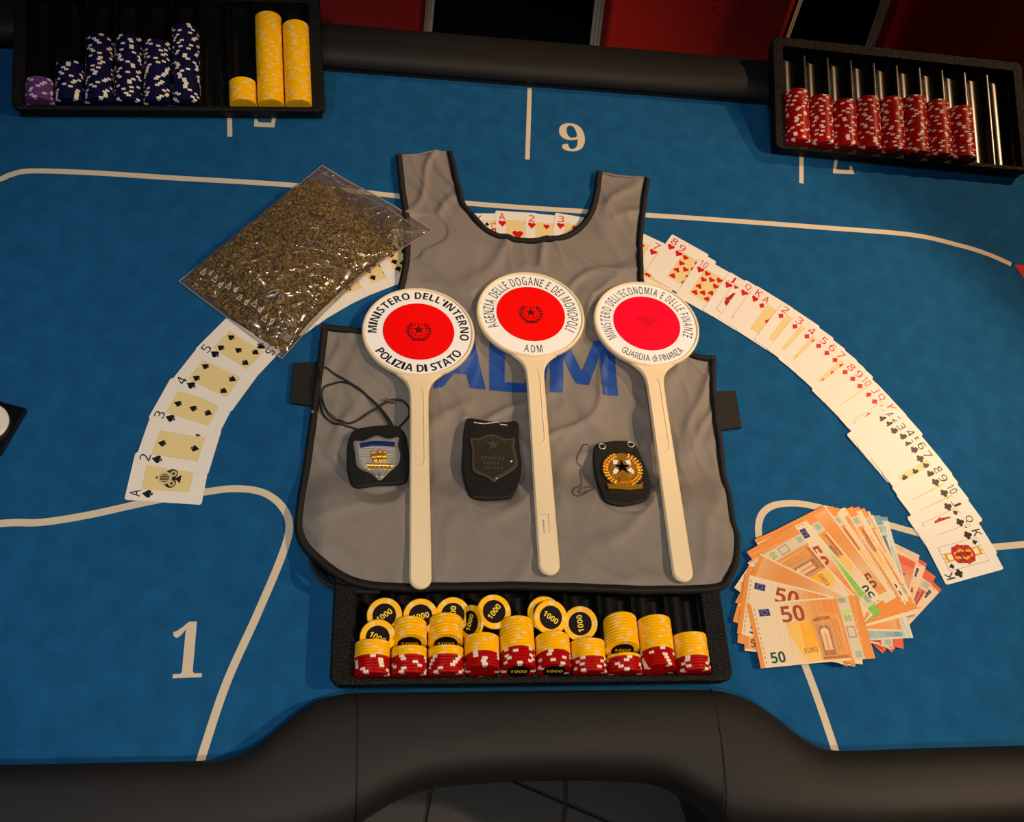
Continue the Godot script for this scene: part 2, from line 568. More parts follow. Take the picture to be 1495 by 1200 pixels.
func table() -> void:
	var t := thing("poker_table", "long poker table with blue felt, cream markings and black padded rail", "table")
	var near_in := pv([-720, 434, -440, 434, -346, 434, -312, 431, -287, 420, -257, 396, -232, 379, -207, 371, -185, 369, -110, 368, 0, 368, 110, 368, 190, 369, 206, 370, 227, 374, 252, 384, 277, 402, 302, 423, 327, 435, 362, 438, 450, 437, 720, 436])
	var near_out := pv([-720, 518, -500, 518, -400, 518, -350, 517, -300, 515, -250, 511, -218, 505, -196, 499, -182, 492, -140, 469, -90, 457, 10, 453, 120, 457, 155, 466, 190, 487, 203, 503, 225, 509, 260, 513, 300, 516, 350, 519, 400, 520, 450, 520, 720, 520])
	var a_in := near_in.slice(0, 9)
	var a_out := near_out.slice(0, 9)
	# round ends, out of the picture on both sides
	var left_in := PackedVector2Array()
	var left_out := PackedVector2Array()
	var right_in := PackedVector2Array()
	var right_out := PackedVector2Array()
	for i in 25:
		var g := PI * i / 24.0
		left_in.append(Vector2(-720 - sin(g) * 520, -85 - cos(g) * 519)); left_out.append(Vector2(-720 - sin(g) * 604, -85 - cos(g) * 603))
		right_in.append(Vector2(720 + sin(g) * 520, -79.5 - cos(g) * 515.5)); right_out.append(Vector2(720 + sin(g) * 604, -79.5 - cos(g) * 599.5))
	left_in.append_array(smooth(a_in, 5)); left_out.append_array(smooth(a_out, 5))
	rail_piece("rail_cushion", left_in, left_out, t)
	rail_piece("rail_cushion", smooth(near_in.slice(8, 14), 5), smooth(near_out.slice(8, 14), 5), t)
	var b_in := smooth(near_in.slice(13), 5)
	var b_out := smooth(near_out.slice(13), 5)
	right_in.reverse(); right_out.reverse()
	b_in.append_array(right_in); b_out.append_array(right_out)
	rail_piece("rail_cushion", b_in, b_out, t)
	rail_piece("rail_cushion", pv([-720, -604, -300, -604, 250, -600, 720, -595]), pv([-720, -688, -300, -688, 250, -684, 720, -679]), t)
	# seams at both ends of the dealer's cushion
	for s in [[Vector2(-185, 368), Vector2(-182, 494)], [Vector2(206, 369), Vector2(203, 505)]]:
		var sh := Sh.new()
		var path := PackedVector3Array()
		for e in [[-0.02, 24], [0.04, 30.4], [0.13, 35.4], [0.27, 38.4], [0.5, 39.9], [0.72, 38.4], [0.86, 33.4], [0.95, 25.4], [1.0, 13]]:
			var q: Vector2 = s[0].lerp(s[1], e[0])
			path.append(Vector3(q.x, e[1], q.y))
		sh.tube(path, 0.9, 6)
		part("seam", sh.mesh(), M.leather, t)
	# felt
	var edge := PackedVector2Array()
	for i in 49:
		var g := PI * i / 48.0
		edge.append(Vector2(-720 - sin(g) * 527, -85 - cos(g) * 526))
	edge.append_array(pv([-346, 441, -312, 438, -283, 426, -254, 402, -230, 385, -205, 377, 204, 377, 226, 381, 249, 390, 274, 408, 300, 429, 326, 441]))
	for i in 49:
		var g := PI - PI * i / 48.0
		edge.append(Vector2(720 + sin(g) * 527, -79.5 - cos(g) * 522))
	var sh := Sh.new()
	sh.prism(edge, -25, 0, 0.0)
	part("felt", sh.mesh(), M.felt, t)
	# printed lines, 9 mm wide
	var lines := [
		pv([-705, 182, -594, 165, -550, 163, -499, 153, -433, 135, -373, 122, -337, 117, -305, 122, -282, 140, -272, 166, -279, 205, -301, 274, -327, 350, -346, 433]),
		pv([720, 178, 665, 180, 611, 184, 565, 177, 512, 163, 451, 145, 398, 132, 362, 126, 329, 131, 310, 151, 307, 188, 323, 280, 340, 366, 351, 437])]
	var top := pv([-730, -330, -697, -347, -685, -356, -660, -365, -583, -368, -472, -367, -281, -365, -32, -349, 280, -345, 498, -340, 643, -335, 718, -319, 760, -305, 796, -286])
	sh = Sh.new()
	ribbon(sh, smooth(top, 8), 9, 0.35)
	part("felt_line", sh.mesh(), M.line, t)
	for L in lines:
		sh = Sh.new()
		ribbon(sh, smooth(L, 8), 9, 0.35)
		part("felt_line", sh.mesh(), M.line, t)
	for k in [[56, -600, 44, -444], [-415, -600, -399, -453], [515, -594, 482, -429]]:
		sh = Sh.new()
		ribbon(sh, pv(k), 7, 0.35)
		part("felt_line", sh.mesh(), M.line, t)
	for d in [["6", 118, -497, 60, 40, PI], ["1", -371, 311, 62, 34, 0.0], ["5", -352, -507, 60, 36, PI], ["7", 558, -486, 62, 36, PI]]:
		sh = Sh.new()
		lay(sh, fitted(d[0], d[3], d[4], "Droid Serif"), Transform2D(d[5] - 0.03, Vector2(d[1], d[2])), 0.35)
		part("seat_number", sh.mesh(), M.line, t)
	sh = Sh.new()
	for p in suit_shape("D"):
		var q := PackedVector2Array()
		for w in p: q.append(Transform2D(2.2, Vector2(820, -272)) * (w * 46))
		sh.flat(q, 0.35)
	part("suit_mark", sh.mesh(), M.red_print, t)
	# underside and pedestal
	sh = Sh.new()
	sh.prism(edge, -70, -26, 4)
	part("table_top", sh.mesh(), M.black_wood, t)
	for x in [-560, 560]:
		sh = Sh.new()
		sh.prism(pv([x - 150, -230, x + 150, -230, x + 150, 100, x - 150, 100]), -760, -70, 10)
		part("pedestal", sh.mesh(), M.black_wood, t)

# ------------------------------------------------------------------ chairs
func red_chair(at: Vector3, turn: float, w: float, label: String) -> void:
	var o := thing("red_chair", label, "chair", at, Basis(Vector3.UP, turn), "red chairs at the far side of the table")
	# local: the sitter faces +z; y from the felt level (floor at -760)
	var seat := Sh.new()
	seat.prism(smooth(pv([-w / 2, 60, -w / 2 + 15, 330, w / 2 - 15, 330, w / 2, 60, w / 2 - 30, 0, -w / 2 + 30, 0]), 4, true), -390, -300, 22, true)
	part("seat", seat.mesh(), M.chair_red, o)
	var loops := []
	for r in 14:
		var f := r / 13.0
		var y := -290.0 + 470.0 * f
		var lean := -150.0 * f
		var hw := w / 2 * (1.0 + 0.14 * f) - 8.0
		if f > 0.9: hw -= 30.0 * (f - 0.9) / 0.1
		var L := []
		for k in 22:
			var g := k / 21.0
			var u := lerpf(-1, 1, g)
			L.append(Vector3(u * hw, y, lean + 60.0 * u * u + 24))
		for k in 22:
			var u := lerpf(1, -1, k / 21.0)
			L.append(Vector3(u * hw, y, lean + 60.0 * u * u - 24))
		loops.append(L)
	var back := Sh.new()
	back.loft(loops)
	back.flat(PackedVector2Array(loops[13].map(func(p): return Vector2(p.x, p.z))), 180)
	part("backrest", back.mesh(), M.chair_red, o)
	for s in [-1, 1]:
		for e in 3:
			var tr := Sh.new()
			var path := PackedVector3Array()
			for r in 12:
				var f := r / 11.0 * 0.98
				path.append(Vector3(s * (w / 2 * (1.0 + 0.14 * f) - 6.0 + 6.5 * e), -330 + 500 * f, -150 * f + 64 + 4 * (1 if e == 1 else 0)))
			tr.tube(path, 4.2, 8)
			part("edge_trim", tr.mesh(), M.grey_trim, o)
	for x in [-1, 1]:
		for z in [40, 290]:
			var leg := Sh.new()
			leg.tube(PackedVector3Array([Vector3(x * (w / 2 - 40), -388, z), Vector3(x * (w / 2 - 20), -760, z)]), 14, 10)
			part("leg", leg.mesh(), M.dark, o)

func chairs() -> void:
	red_chair(Vector3(433, 0, -1010), 0.0, 372, "red upholstered chair with grey ribbed edges, middle one across the table")
	red_chair(Vector3(-290, 0, -1010), 0.05, 372, "red upholstered chair across the table, behind the blue chip tray")
	red_chair(Vector3(1045, 0, -1040), -0.12, 390, "red upholstered chair across the table, behind the red chip tray")
	var o := thing("dealer_chair", "black leather chair with stitched panels pushed under the dealer's cut-out", "chair", Vector3(25, 0, 600))
	# local origin at the seat centre, z towards the dealer's back
	var outline := smooth(pv([-225, -120, -205, -195, -120, -222, 0, -228, 130, -222, 207, -190, 222, -120, 205, 60, 185, 220, -185, 220, -210, 60]), 6, true)
	var seat := Sh.new()
	seat.prism(outline, -340, -244, 16, true)
	part("seat_shell", seat.mesh(), M.seat_leather, o)
	# stitched cushions: panels parted by narrow grooves
	var cuts := [
		pv([-219, -130, -200, -186, -119, -216, -108, -219, -125, -136, -160, 40, -205, 40]),
		pv([-108, -219, -92, -218, 57, -153, 52, -131, 40, 40, 40, 212, -182, 212, -195, 48, -160, 40, -125, -136]),
		pv([-92, -218, 0, -225, 61, -222, 57, -153]),
		pv([61, -222, 130, -219, 204, -187, 219, -120, 212, -86, 57, -153]),
		pv([57, -153, 212, -86, 200, 60, 180, 212, 40, 212, 40, 40, 52, -131])]
	for c in cuts:
		var sh := Sh.new()
		sh.prism(Geometry2D.offset_polygon(c, -0.7)[0], -250, -238, 2.2)
		part("seat_panel", sh.mesh(), M.seat_leather, o)
	var back := Sh.new()
	var loops := []
	for r in 10:
		var f := r / 9.0
		var L := []
		for k in 24:
			var g := TAU * k / 24
			L.append(Vector3(cos(g) * (215 - 40 * f * f), -250 + 480 * f, 235 + 90 * f + sin(g) * (34 - 10 * f)))
		loops.append(L)
	back.loft_out(loops)
	back.flat(PackedVector2Array(loops[9].map(func(p): return Vector2(p.x, p.z))), 230)
	part("backrest", back.mesh(), M.seat_leather, o)
	var post := Sh.new()
	post.lathe([Vector2(0, -340), Vector2(32, -340), Vector2(32, -640), Vector2(0, -640)], 20)
	part("column", post.mesh(), M.dark, o)
	for k in 5:
		var leg := Sh.new()
		var g := TAU * k / 5 + 0.3
		leg.tube(PackedVector3Array([Vector3(0, -640, 0), Vector3(cos(g) * 160, -690, sin(g) * 160), Vector3(cos(g) * 290, -745, sin(g) * 290)]), 15, 8)
		part("leg", leg.mesh(), M.dark, o)

# ------------------------------------------------------------------ chip trays and chips
func rrect(x0: float, x1: float, z0: float, z1: float, r: float, y: float) -> Array:
	var L := []
	for q in [[x1 - r, z1 - r, 0], [x0 + r, z1 - r, 1], [x0 + r, z0 + r, 2], [x1 - r, z0 + r, 3]]:
		for k in 7:
			var g: float = PI / 2 * (q[2] + k / 6.0)
			L.append(Vector3(q[0] + cos(g) * r, y, q[1] + sin(g) * r))
	return L

const PITCH := 40.0
const FIRST := 38.0
const GUTTER := 4.4
const CHIP_R := 19.5
const CHIP_T := 3.3

func chip_tray(label: String, xf: Transform3D, wide := 0.0) -> Node3D:
	var o := thing("chip_tray", label, "chip tray")
	o.transform = Transform3D(xf.basis, xf.origin * MM)
	var f := Sh.new()
	var outer := func(i: float, y: float) -> Array: return rrect(i - wide, 436 + wide - i, -201 + i, -i, 12 - i * 0.6, y)
	var inner := func(i: float, y: float) -> Array: return rrect(18 - i, 418 + i, -183 - i, -8 + i, 3 + i, y)
	f.loft([outer.call(4, 0), outer.call(2, 8), outer.call(0.4, 22), outer.call(0.0, 24.0), outer.call(0.8, 26.3), outer.call(2.6, 27.2), inner.call(1.5, 27.2), inner.call(0.4, 26.8), inner.call(0.0, 25.6), inner.call(0.0, 3.5)])
	f.quad(Vector3(4, 0.2, -4), Vector3(432, 0.2, -4), Vector3(432, 0.2, -197), Vector3(4, 0.2, -197), Vector3.DOWN)
	part("frame", f.mesh(), M.tray_rim, o)
	for i in 10:
		var g := Sh.new()
		var cx := FIRST + PITCH * i
		var loops := []
		for z in [-8.0, -183.0]:
			var L := []
			for e in [[20.0, 16.1], [18.6, 16.1], [17.9, 15.8], [17.35, 15.2]]: L.append(Vector3(cx - e[0], e[1], z))
			for k in 19:
				var a := PI + 0.50 + (PI - 1.0) * k / 18.0
				L.append(Vector3(cx + cos(a) * 19.6, 24.0 + sin(a) * 19.6, z))
			for e in [[17.35, 15.2], [17.9, 15.8], [18.6, 16.1], [20.0, 16.1]]: L.append(Vector3(cx + e[0], e[1], z))
			loops.append(L)
		g.loft(loops, false)
		part("slot", g.mesh(), M.tray, o)
	return o

var chip_meshes := {}
func chip_mesh(kind: String) -> ArrayMesh:
	if chip_meshes.has(kind): return chip_meshes[kind]
	var base: Color = {"red": Color(0.66, 0.025, 0.045), "blue": Color(0.055, 0.075, 0.22), "yellow": Color(0.98, 0.745, 0.0), "purple": Color(0.42, 0.25, 0.50)}[kind]
	var spot: Color = {"red": Color(0.93, 0.88, 0.82), "blue": Color(0.92, 0.88, 0.82), "yellow": Color(0.95, 0.80, 0.48), "purple": Color(0.88, 0.80, 0.82)}[kind]
	var s := Sh.new()
	var prof := [Vector2(0, CHIP_T / 2 - 0.15), Vector2(12.6, CHIP_T / 2 - 0.15), Vector2(13.2, CHIP_T / 2), Vector2(18.7, CHIP_T / 2), Vector2(CHIP_R, CHIP_T / 2 - 0.75), Vector2(CHIP_R, -CHIP_T / 2 + 0.75), Vector2(18.7, -CHIP_T / 2), Vector2(13.2, -CHIP_T / 2), Vector2(12.6, -CHIP_T / 2 + 0.15), Vector2(0, -CHIP_T / 2 + 0.15)]
	var segs := 40
	for k in segs:
		var g := TAU * k / segs
		var h := TAU * (k + 1) / segs
		var u := Vector3(cos(g), 0, sin(g))
		var w := Vector3(cos(h), 0, sin(h))
		for i in prof.size() - 1:
			var p: Vector2 = prof[i]
			var q: Vector2 = prof[i + 1]
			var nn := Vector2(-(q.y - p.y), q.x - p.x).normalized()
			if i > 4: pass
			nn = Vector2(p.y - q.y, q.x - p.x).normalized()
			s.col = (spot if k % 10 < 2 and i >= 2 and i <= 6 else base).srgb_to_linear()
			var n1 := u * nn.x + Vector3.UP * nn.y
			var n2 := w * nn.x + Vector3.UP * nn.y
			s.quad3([u * p.x + Vector3.UP * p.y, w * p.x + Vector3.UP * p.y, w * q.x + Vector3.UP * q.y, u * q.x + Vector3.UP * q.y], [n1, n2, n2, n1])
	chip_meshes[kind] = s.mesh()
	return chip_meshes[kind]

var inlay_mesh: ArrayMesh
var inlay_text: ArrayMesh
func chip(kind: String, label: String, group: String, at: Vector3, axis: Vector3, spin: float, faced := false, face_turn := 0.0) -> void:
	var o := MeshInstance3D.new()
	o.name = numbered(kind + "_poker_chip")
	o.mesh = chip_mesh(kind)
	o.material_override = M.chip
	var y := axis.normalized()
	var x := Vector3.RIGHT.slide(y).normalized()
	var b := Basis(x, y, x.cross(y)) * Basis(Vector3.UP, spin)
	o.transform = Transform3D(b, at * MM)
	tag(o, label, "poker chip", group)
	add_child(o)
	if faced:
		if inlay_mesh == null:
			var s := Sh.new()
			s.lathe([Vector2(13.1, 0), Vector2(13.1, 0.22), Vector2(0, 0.22)], 36)
			inlay_mesh = s.mesh()
			s = Sh.new()
			lay(s, fitted("1000", 6.4, 19.0), Transform2D.IDENTITY, 0.0)
			inlay_text = s.mesh()
		for side in [1, -1]:
			var fl := Basis() if side == 1 else Basis(Vector3.RIGHT, PI)
			var back := Basis(Vector3.UP, face_turn - spin)
			var inl := part("inlay", inlay_mesh, mat(Color(0.085, 0.035, 0.03), 0.6, 0.0, 0.25), o, Vector3(0, side * (CHIP_T / 2 - 0.12), 0), fl)
			part("denomination", inlay_text, mat(Color(0.93, 0.83, 0.22), 0.5), inl, Vector3(0, 0.3, 0), fl.inverse() * back * fl if side == 1 else Basis())

const NTH := ["front", "second", "third", "fourth", "fifth", "sixth", "seventh", "eighth", "ninth", "tenth", "eleventh", "twelfth", "thirteenth", "fourteenth", "fifteenth", "sixteenth", "seventeenth", "eighteenth", "nineteenth", "twentieth", "twenty-first", "twenty-second", "twenty-third", "twenty-fourth", "twenty-fifth", "twenty-sixth", "twenty-seventh", "twenty-eighth", "twenty-ninth", "thirtieth", "thirty-first", "thirty-second", "thirty-third", "thirty-fourth", "thirty-fifth", "thirty-sixth", "thirty-seventh", "thirty-eighth", "thirty-ninth", "fortieth", "forty-first", "forty-second", "forty-third", "forty-fourth", "forty-fifth"]

func chip_row(kind: String, xf: Transform3D, slot: int, count: int, row_name: String, group: String) -> void:
	for k in count:
		var p := Vector3(FIRST + PITCH * slot + rng.randf_range(-0.15, 0.15), GUTTER + CHIP_R + 0.2 + rng.randf_range(0.0, 0.25), -(10.0 + CHIP_T * (k + 0.5) * 1.008))
		chip(kind, "%s chip, %s from the front, %s" % [kind, NTH[k], row_name] if k else "%s chip at the front, %s" % [kind, row_name], group, xf * p, xf.basis * Vector3(0, 0, 1), rng.randf() * TAU)

# a leaning or upright run of chips in the dealer's tray: z of the first chip's middle, tilt back from upright
func chip_run(kinds: Array, xf: Transform3D, slot: int, b: float, tilt: float, what: String, group: String, roll := 0.0, faced := false, dx := 0.0, lift := 0.0) -> void:
	var axis := Basis(Vector3.FORWARD, roll) * Vector3(0, sin(tilt), cos(tilt))
	var n := 0
	for kc in kinds:
		for j in kc[1]:
			var along := CHIP_T / maxf(cos(tilt), 0.35) * 1.01
			var y := GUTTER + CHIP_R * cos(tilt) + CHIP_T / 2 * sin(tilt) + 0.25 + lift
			var p := Vector3(FIRST + PITCH * slot + dx + rng.randf_range(-0.15, 0.15), y, -(b + along * n))
			var ord: String = "at the front" if j == 0 else NTH[j] + " from the front"
			var label := ("%s chip, %s, %s" % [kc[0], ord, what]) if kc[1] > 1 else ("%s chip %s" % [kc[0], what])
			chip(kc[0], label, group, xf * p, xf.basis * axis, rng.randf() * TAU, faced and n == 0, 0.0)
			n += 1

func trays() -> void:
	var right := Transform3D(Basis(Vector3.UP, -0.04) * Basis(Vector3.RIGHT, 0.29), Vector3(438.3, 0.5, -484))
	var left := Transform3D(Basis(Vector3.UP, 0.083) * Basis(Vector3.RIGHT, 0.29), Vector3(-262.5, 0.5, -497.5) + Basis(Vector3.UP, 0.083) * Vector3(-436, 0, 0))
	var near := Transform3D(Basis(), Vector3(-209, 0.5, 359))
	chip_tray("black chip tray of red chips leaning on the far rail", right)
	chip_tray("black chip tray of blue and yellow chips leaning on the far rail", left)
	chip_tray("black chip tray with tumbled yellow and red chips under the vest's hem", near, 7.0)
	var place := ["leftmost row", "second row", "third row", "fourth row", "fifth row", "sixth row", "seventh row", "eighth row"]
	var n := [27, 25, 24, 27, 28, 30, 29, 27]
	for i in 8: chip_row("red", right, i, n[i], place[i] + " of the red chip tray", "red chips standing in the leaning tray")
	var rows := [["purple", 0, 10, "single purple row in the blue chip tray"], ["blue", 1, 18, "short blue row beside the purple chips"], ["blue", 2, 31, "second blue row after the purple chips"], ["blue", 3, 31, "third blue row after the purple chips"], ["blue", 4, 29, "fourth blue row after the purple chips"], ["blue", 5, 37, "tallest blue row beside the empty slots"], ["yellow", 7, 11, "short yellow row after the empty slot"], ["yellow", 8, 44, "tallest yellow row in the blue chip tray"], ["yellow", 9, 40, "last yellow row at the tray's right end"]]
	for r in rows: chip_row(r[0], left, r[1], r[2], r[3], r[0] + " chips standing in the far tray")
	var g := "chips in the dealer's tray"
	var pl := ["first slot", "second slot", "third slot", "fourth slot", "fifth slot", "sixth slot", "seventh slot", "eighth slot", "ninth slot", "last slot"]
	var up := func(i: int, reds: int, yellows: int) -> void:
		chip_run([["red", reds]], near, i, 11.0, 0.0, "upright red stack, %s of near tray" % pl[i], g)
		if yellows: chip_run([["yellow", yellows]], near, i, 11.0 + CHIP_T * 1.01 * reds, 0.0, "upright yellow stack, %s of near tray" % pl[i], g)
	up.call(0, 6, 5); up.call(1, 6, 3); up.call(2, 6, 3); up.call(6, 5, 6); up.call(7, 5, 1); up.call(9, 5, 8)
	var lean := func(i: int, b: float, tilt: float, reds: int, yellows: int, face: bool, which: String) -> void:
		if reds: chip_run([["red", reds]], near, i, b, tilt, "leaning%s red stack, %s of near tray" % [which, pl[i]], g, 0.0, face)
		chip_run([["yellow", yellows]], near, i, b + CHIP_T / cos(tilt) * 1.01 * reds, tilt, "leaning%s yellow stack, %s of near tray" % [which, pl[i]], g, 0.0, face and reds == 0)
	lean.call(1, 47.0, 0.32, 0, 6, true, "")
	lean.call(2, 47.0, 0.32, 0, 4, true, " nearer")
	lean.call(2, 62.5, 0.24, 0, 3, false, " farther")
	lean.call(3, 15.5, 0.12, 5, 6, false, "")
	lean.call(4, 15.5, 0.2, 6, 10, true, "")
	lean.call(5, 15.5, 0.17, 5, 6, true, "")
	lean.call(7, 38.0, 0.3, 0, 10, true, "")
	lean.call(8, 14.5, 0.15, 6, 11, false, "")
	var flat := func(what: String, x: float, y: float, z: float, axis: Vector3, turn: float) -> void:
		chip("yellow", what, g, Vector3(x, y, z), axis, rng.randf() * TAU, true, turn)
	flat.call("yellow chip face up across the first slot of the dealer's tray", -166, 32, 308, Vector3(0.05, 0.85, 0.5), -0.5)
	flat.call("yellow chip face up behind another at the dealer's tray's left end", -159, 30, 283, Vector3(-0.1, 0.95, 0.15), 0.6)
	flat.call("yellow chip face up behind the leaning stack in the second slot", -119, 30, 284, Vector3(-0.05, 0.95, 0.2), 0.2)
	flat.call("yellow chip face up behind the leaning chips in the third slot", -83, 29, 282, Vector3(0.02, 0.95, 0.2), 1.5)
	flat.call("yellow chip tipped on edge between third and fourth slots", -63, 32, 292, Vector3(-0.8, 0.6, 0.15), 1.2)
	flat.call("yellow chip face up behind the fourth slot's leaning stack", -37, 33, 280, Vector3(0.1, 0.97, 0.1), 0.9)
	flat.call("lower of two overlapping yellow chips behind the sixth slot's stack", 21, 30, 281, Vector3(0.0, 0.98, 0.1), 0.4)
	flat.call("upper of two overlapping yellow chips behind the sixth slot's stack", 27, 34, 287, Vector3(0.1, 0.95, 0.2), -0.6)
	flat.call("yellow chip face up in the seventh slot, reading upwards", 61, 33, 294, Vector3(-0.25, 0.9, 0.25), 1.7)

# ------------------------------------------------------------------ playing cards
const RANKS := ["A", "2", "3", "4", "5", "6", "7", "8", "9", "10", "J", "Q", "K"]
func card_face(k: Ink, suit: String, rank: String) -> void:
	var red := suit in ["H", "D"]
	var col := Color(0.78, 0.07, 0.10) if red else Color(0.07, 0.07, 0.07)
	var face := rank in ["J", "Q", "K"]
	k.xf = Transform2D()
	k.rect(0, 0, 63, 88, Color(0.90, 0.88, 0.85))
	var shp := suit_shape(suit)
	var pip := func(at: Vector2, size: float, flip: bool) -> void:
		for p in shp:
			var q := PackedVector2Array()
			for w in p: q.append(at + (w * (-1.0 if flip else 1.0)) * size)
			k.poly(q, col)
	if not face:
		k.rect(15, 16.5, 48, 71.5, Color(0.88, 0.81, 0.58))
		k.frame(15, 16.5, 48, 71.5, 0.4, Color(0.78, 0.70, 0.50))
	for flip in [false, true]:
		k.xf = Transform2D(PI, Vector2(63, 88)) if flip else Transform2D()
		k.tris(fitted(rank, 12.5, 12.0 if rank == "10" else 9.0, "Droid Sans", false), Vector2(9.6, 10.4), col)
		pip.call(Vector2(9.6, 24.2), 11.5, false)
	k.xf = Transform2D()
	if rank == "A":
		if suit == "S":
			pip.call(Vector2(31.5, 44), 28, false)
			var c2 := Color(0.80, 0.74, 0.52)
			for e in [[31.5, 40, 8.5], [25, 49, 4.0], [38, 49, 4.0]]: k.disc(Vector2(e[0], e[1]), e[2], c2)
			for e in [[31.5, 40, 5.5], [25, 49, 2.0], [38, 49, 2.0]]: k.disc(Vector2(e[0], e[1]), e[2], Color(0.35, 0.32, 0.2))
			for e in 5: k.line(Vector2(24 + e * 3.6, 36), Vector2(26 + e * 3, 46), 0.8, c2)
		else:
			pip.call(Vector2(31.5, 44), 16, false)
	elif face:
		k.frame(15, 14, 48, 74, 0.5, Color(0.35, 0.35, 0.4))
		for flip in [false, true]:
			k.xf = Transform2D(PI, Vector2(63, 88)) if flip else Transform2D()
			k.poly(pv([19, 44, 22, 31, 28, 28, 36, 28, 43, 32, 46, 44]), Color(0.72, 0.12, 0.08))
			k.poly(pv([25, 44, 28, 31, 36, 31, 40, 44]), Color(0.92, 0.62, 0.12))
			k.poly(pv([29, 44, 31, 32, 34, 32, 36, 44]), Color(0.62, 0.08, 0.06))
			k.line(Vector2(20, 43), Vector2(44, 33), 1.2, Color(0.08, 0.08, 0.1))
			k.line(Vector2(22, 34), Vector2(30, 43), 0.9, Color(0.08, 0.08, 0.1))
			k.disc(Vector2(32, 23.5), 4.6, Color(0.93, 0.86, 0.78))
			k.poly(pv([26, 22, 26.5, 28, 28.5, 28, 28, 20]), Color(0.85, 0.6, 0.15))
			k.poly(pv([38, 22, 37.5, 28, 35.5, 28, 36, 20]), Color(0.85, 0.6, 0.15))
			k.poly(pv([26, 20, 26, 15.5, 29, 18, 32, 15, 35, 18, 38, 15.5, 38, 20]), Color(0.9, 0.66, 0.14))
			k.line(Vector2(26, 20), Vector2(38, 20), 0.8, Color(0.1, 0.1, 0.1))
			pip.call(Vector2(20.5, 20), 7, false)
	else:
		var n := int(rank)
		var at := []
		if n in [2, 3]:
			at = [[31.5, 24], [31.5, 64]]
			if n == 3: at.append([31.5, 44])
		else:
			var ys := [24, 64] if n < 6 else ([24, 44, 64] if n < 9 else [24, 37.3, 50.7, 64])
			for y in ys:
				at.append([21.5, y]); at.append([41.5, y])
			if n in [5, 9]: at.append([31.5, 44])
			if n in [7, 8]: at.append([31.5, 34])
			if n == 8: at.append([31.5, 54])
			if n == 10:
				at.append([31.5, 30.5]); at.append([31.5, 57.5])
		for p in at: pip.call(Vector2(p[0], p[1]), 9.5, p[1] > 45)

func card_mesh(cell: Vector2i) -> ArrayMesh:
	var s := Sh.new()
	var poly := PackedVector2Array()
	for p in rrect(-31.5, 31.5, -44, 44, 3.2, 0): poly.append(Vector2(p.x, p.z))
	var e0 := Vector2(cell) * Vector2(186, 256) / 2048.0
	var es := Vector2(63, 88) * 2.9 / 2048.0
	s.flat(poly, 0.3, Vector3.UP, Vector2(-31.5, -44) - e0 / es * Vector2(63, 88), Vector2(63, 88) / es)
	var white := e0 + es * Vector2(0.5, 0.04)
	var m := poly.size()
	for i in m:
		var a := poly[i]
		var b := poly[(i + 1) % m]
		var nn := Vector3(a.x + b.x, 0, (a.y + b.y)).normalized()
		s.quad3([Vector3(a.x, 0, a.y), Vector3(b.x, 0, b.y), Vector3(b.x, 0.3, b.y), Vector3(a.x, 0.3, a.y)], [nn, nn, nn, nn], [white, white, white, white])
	var first := s.uv.size()
	s.flat(poly, 0.0, Vector3.DOWN)
	for i in range(first, s.uv.size()): s.uv[i] = white
	return s.mesh()

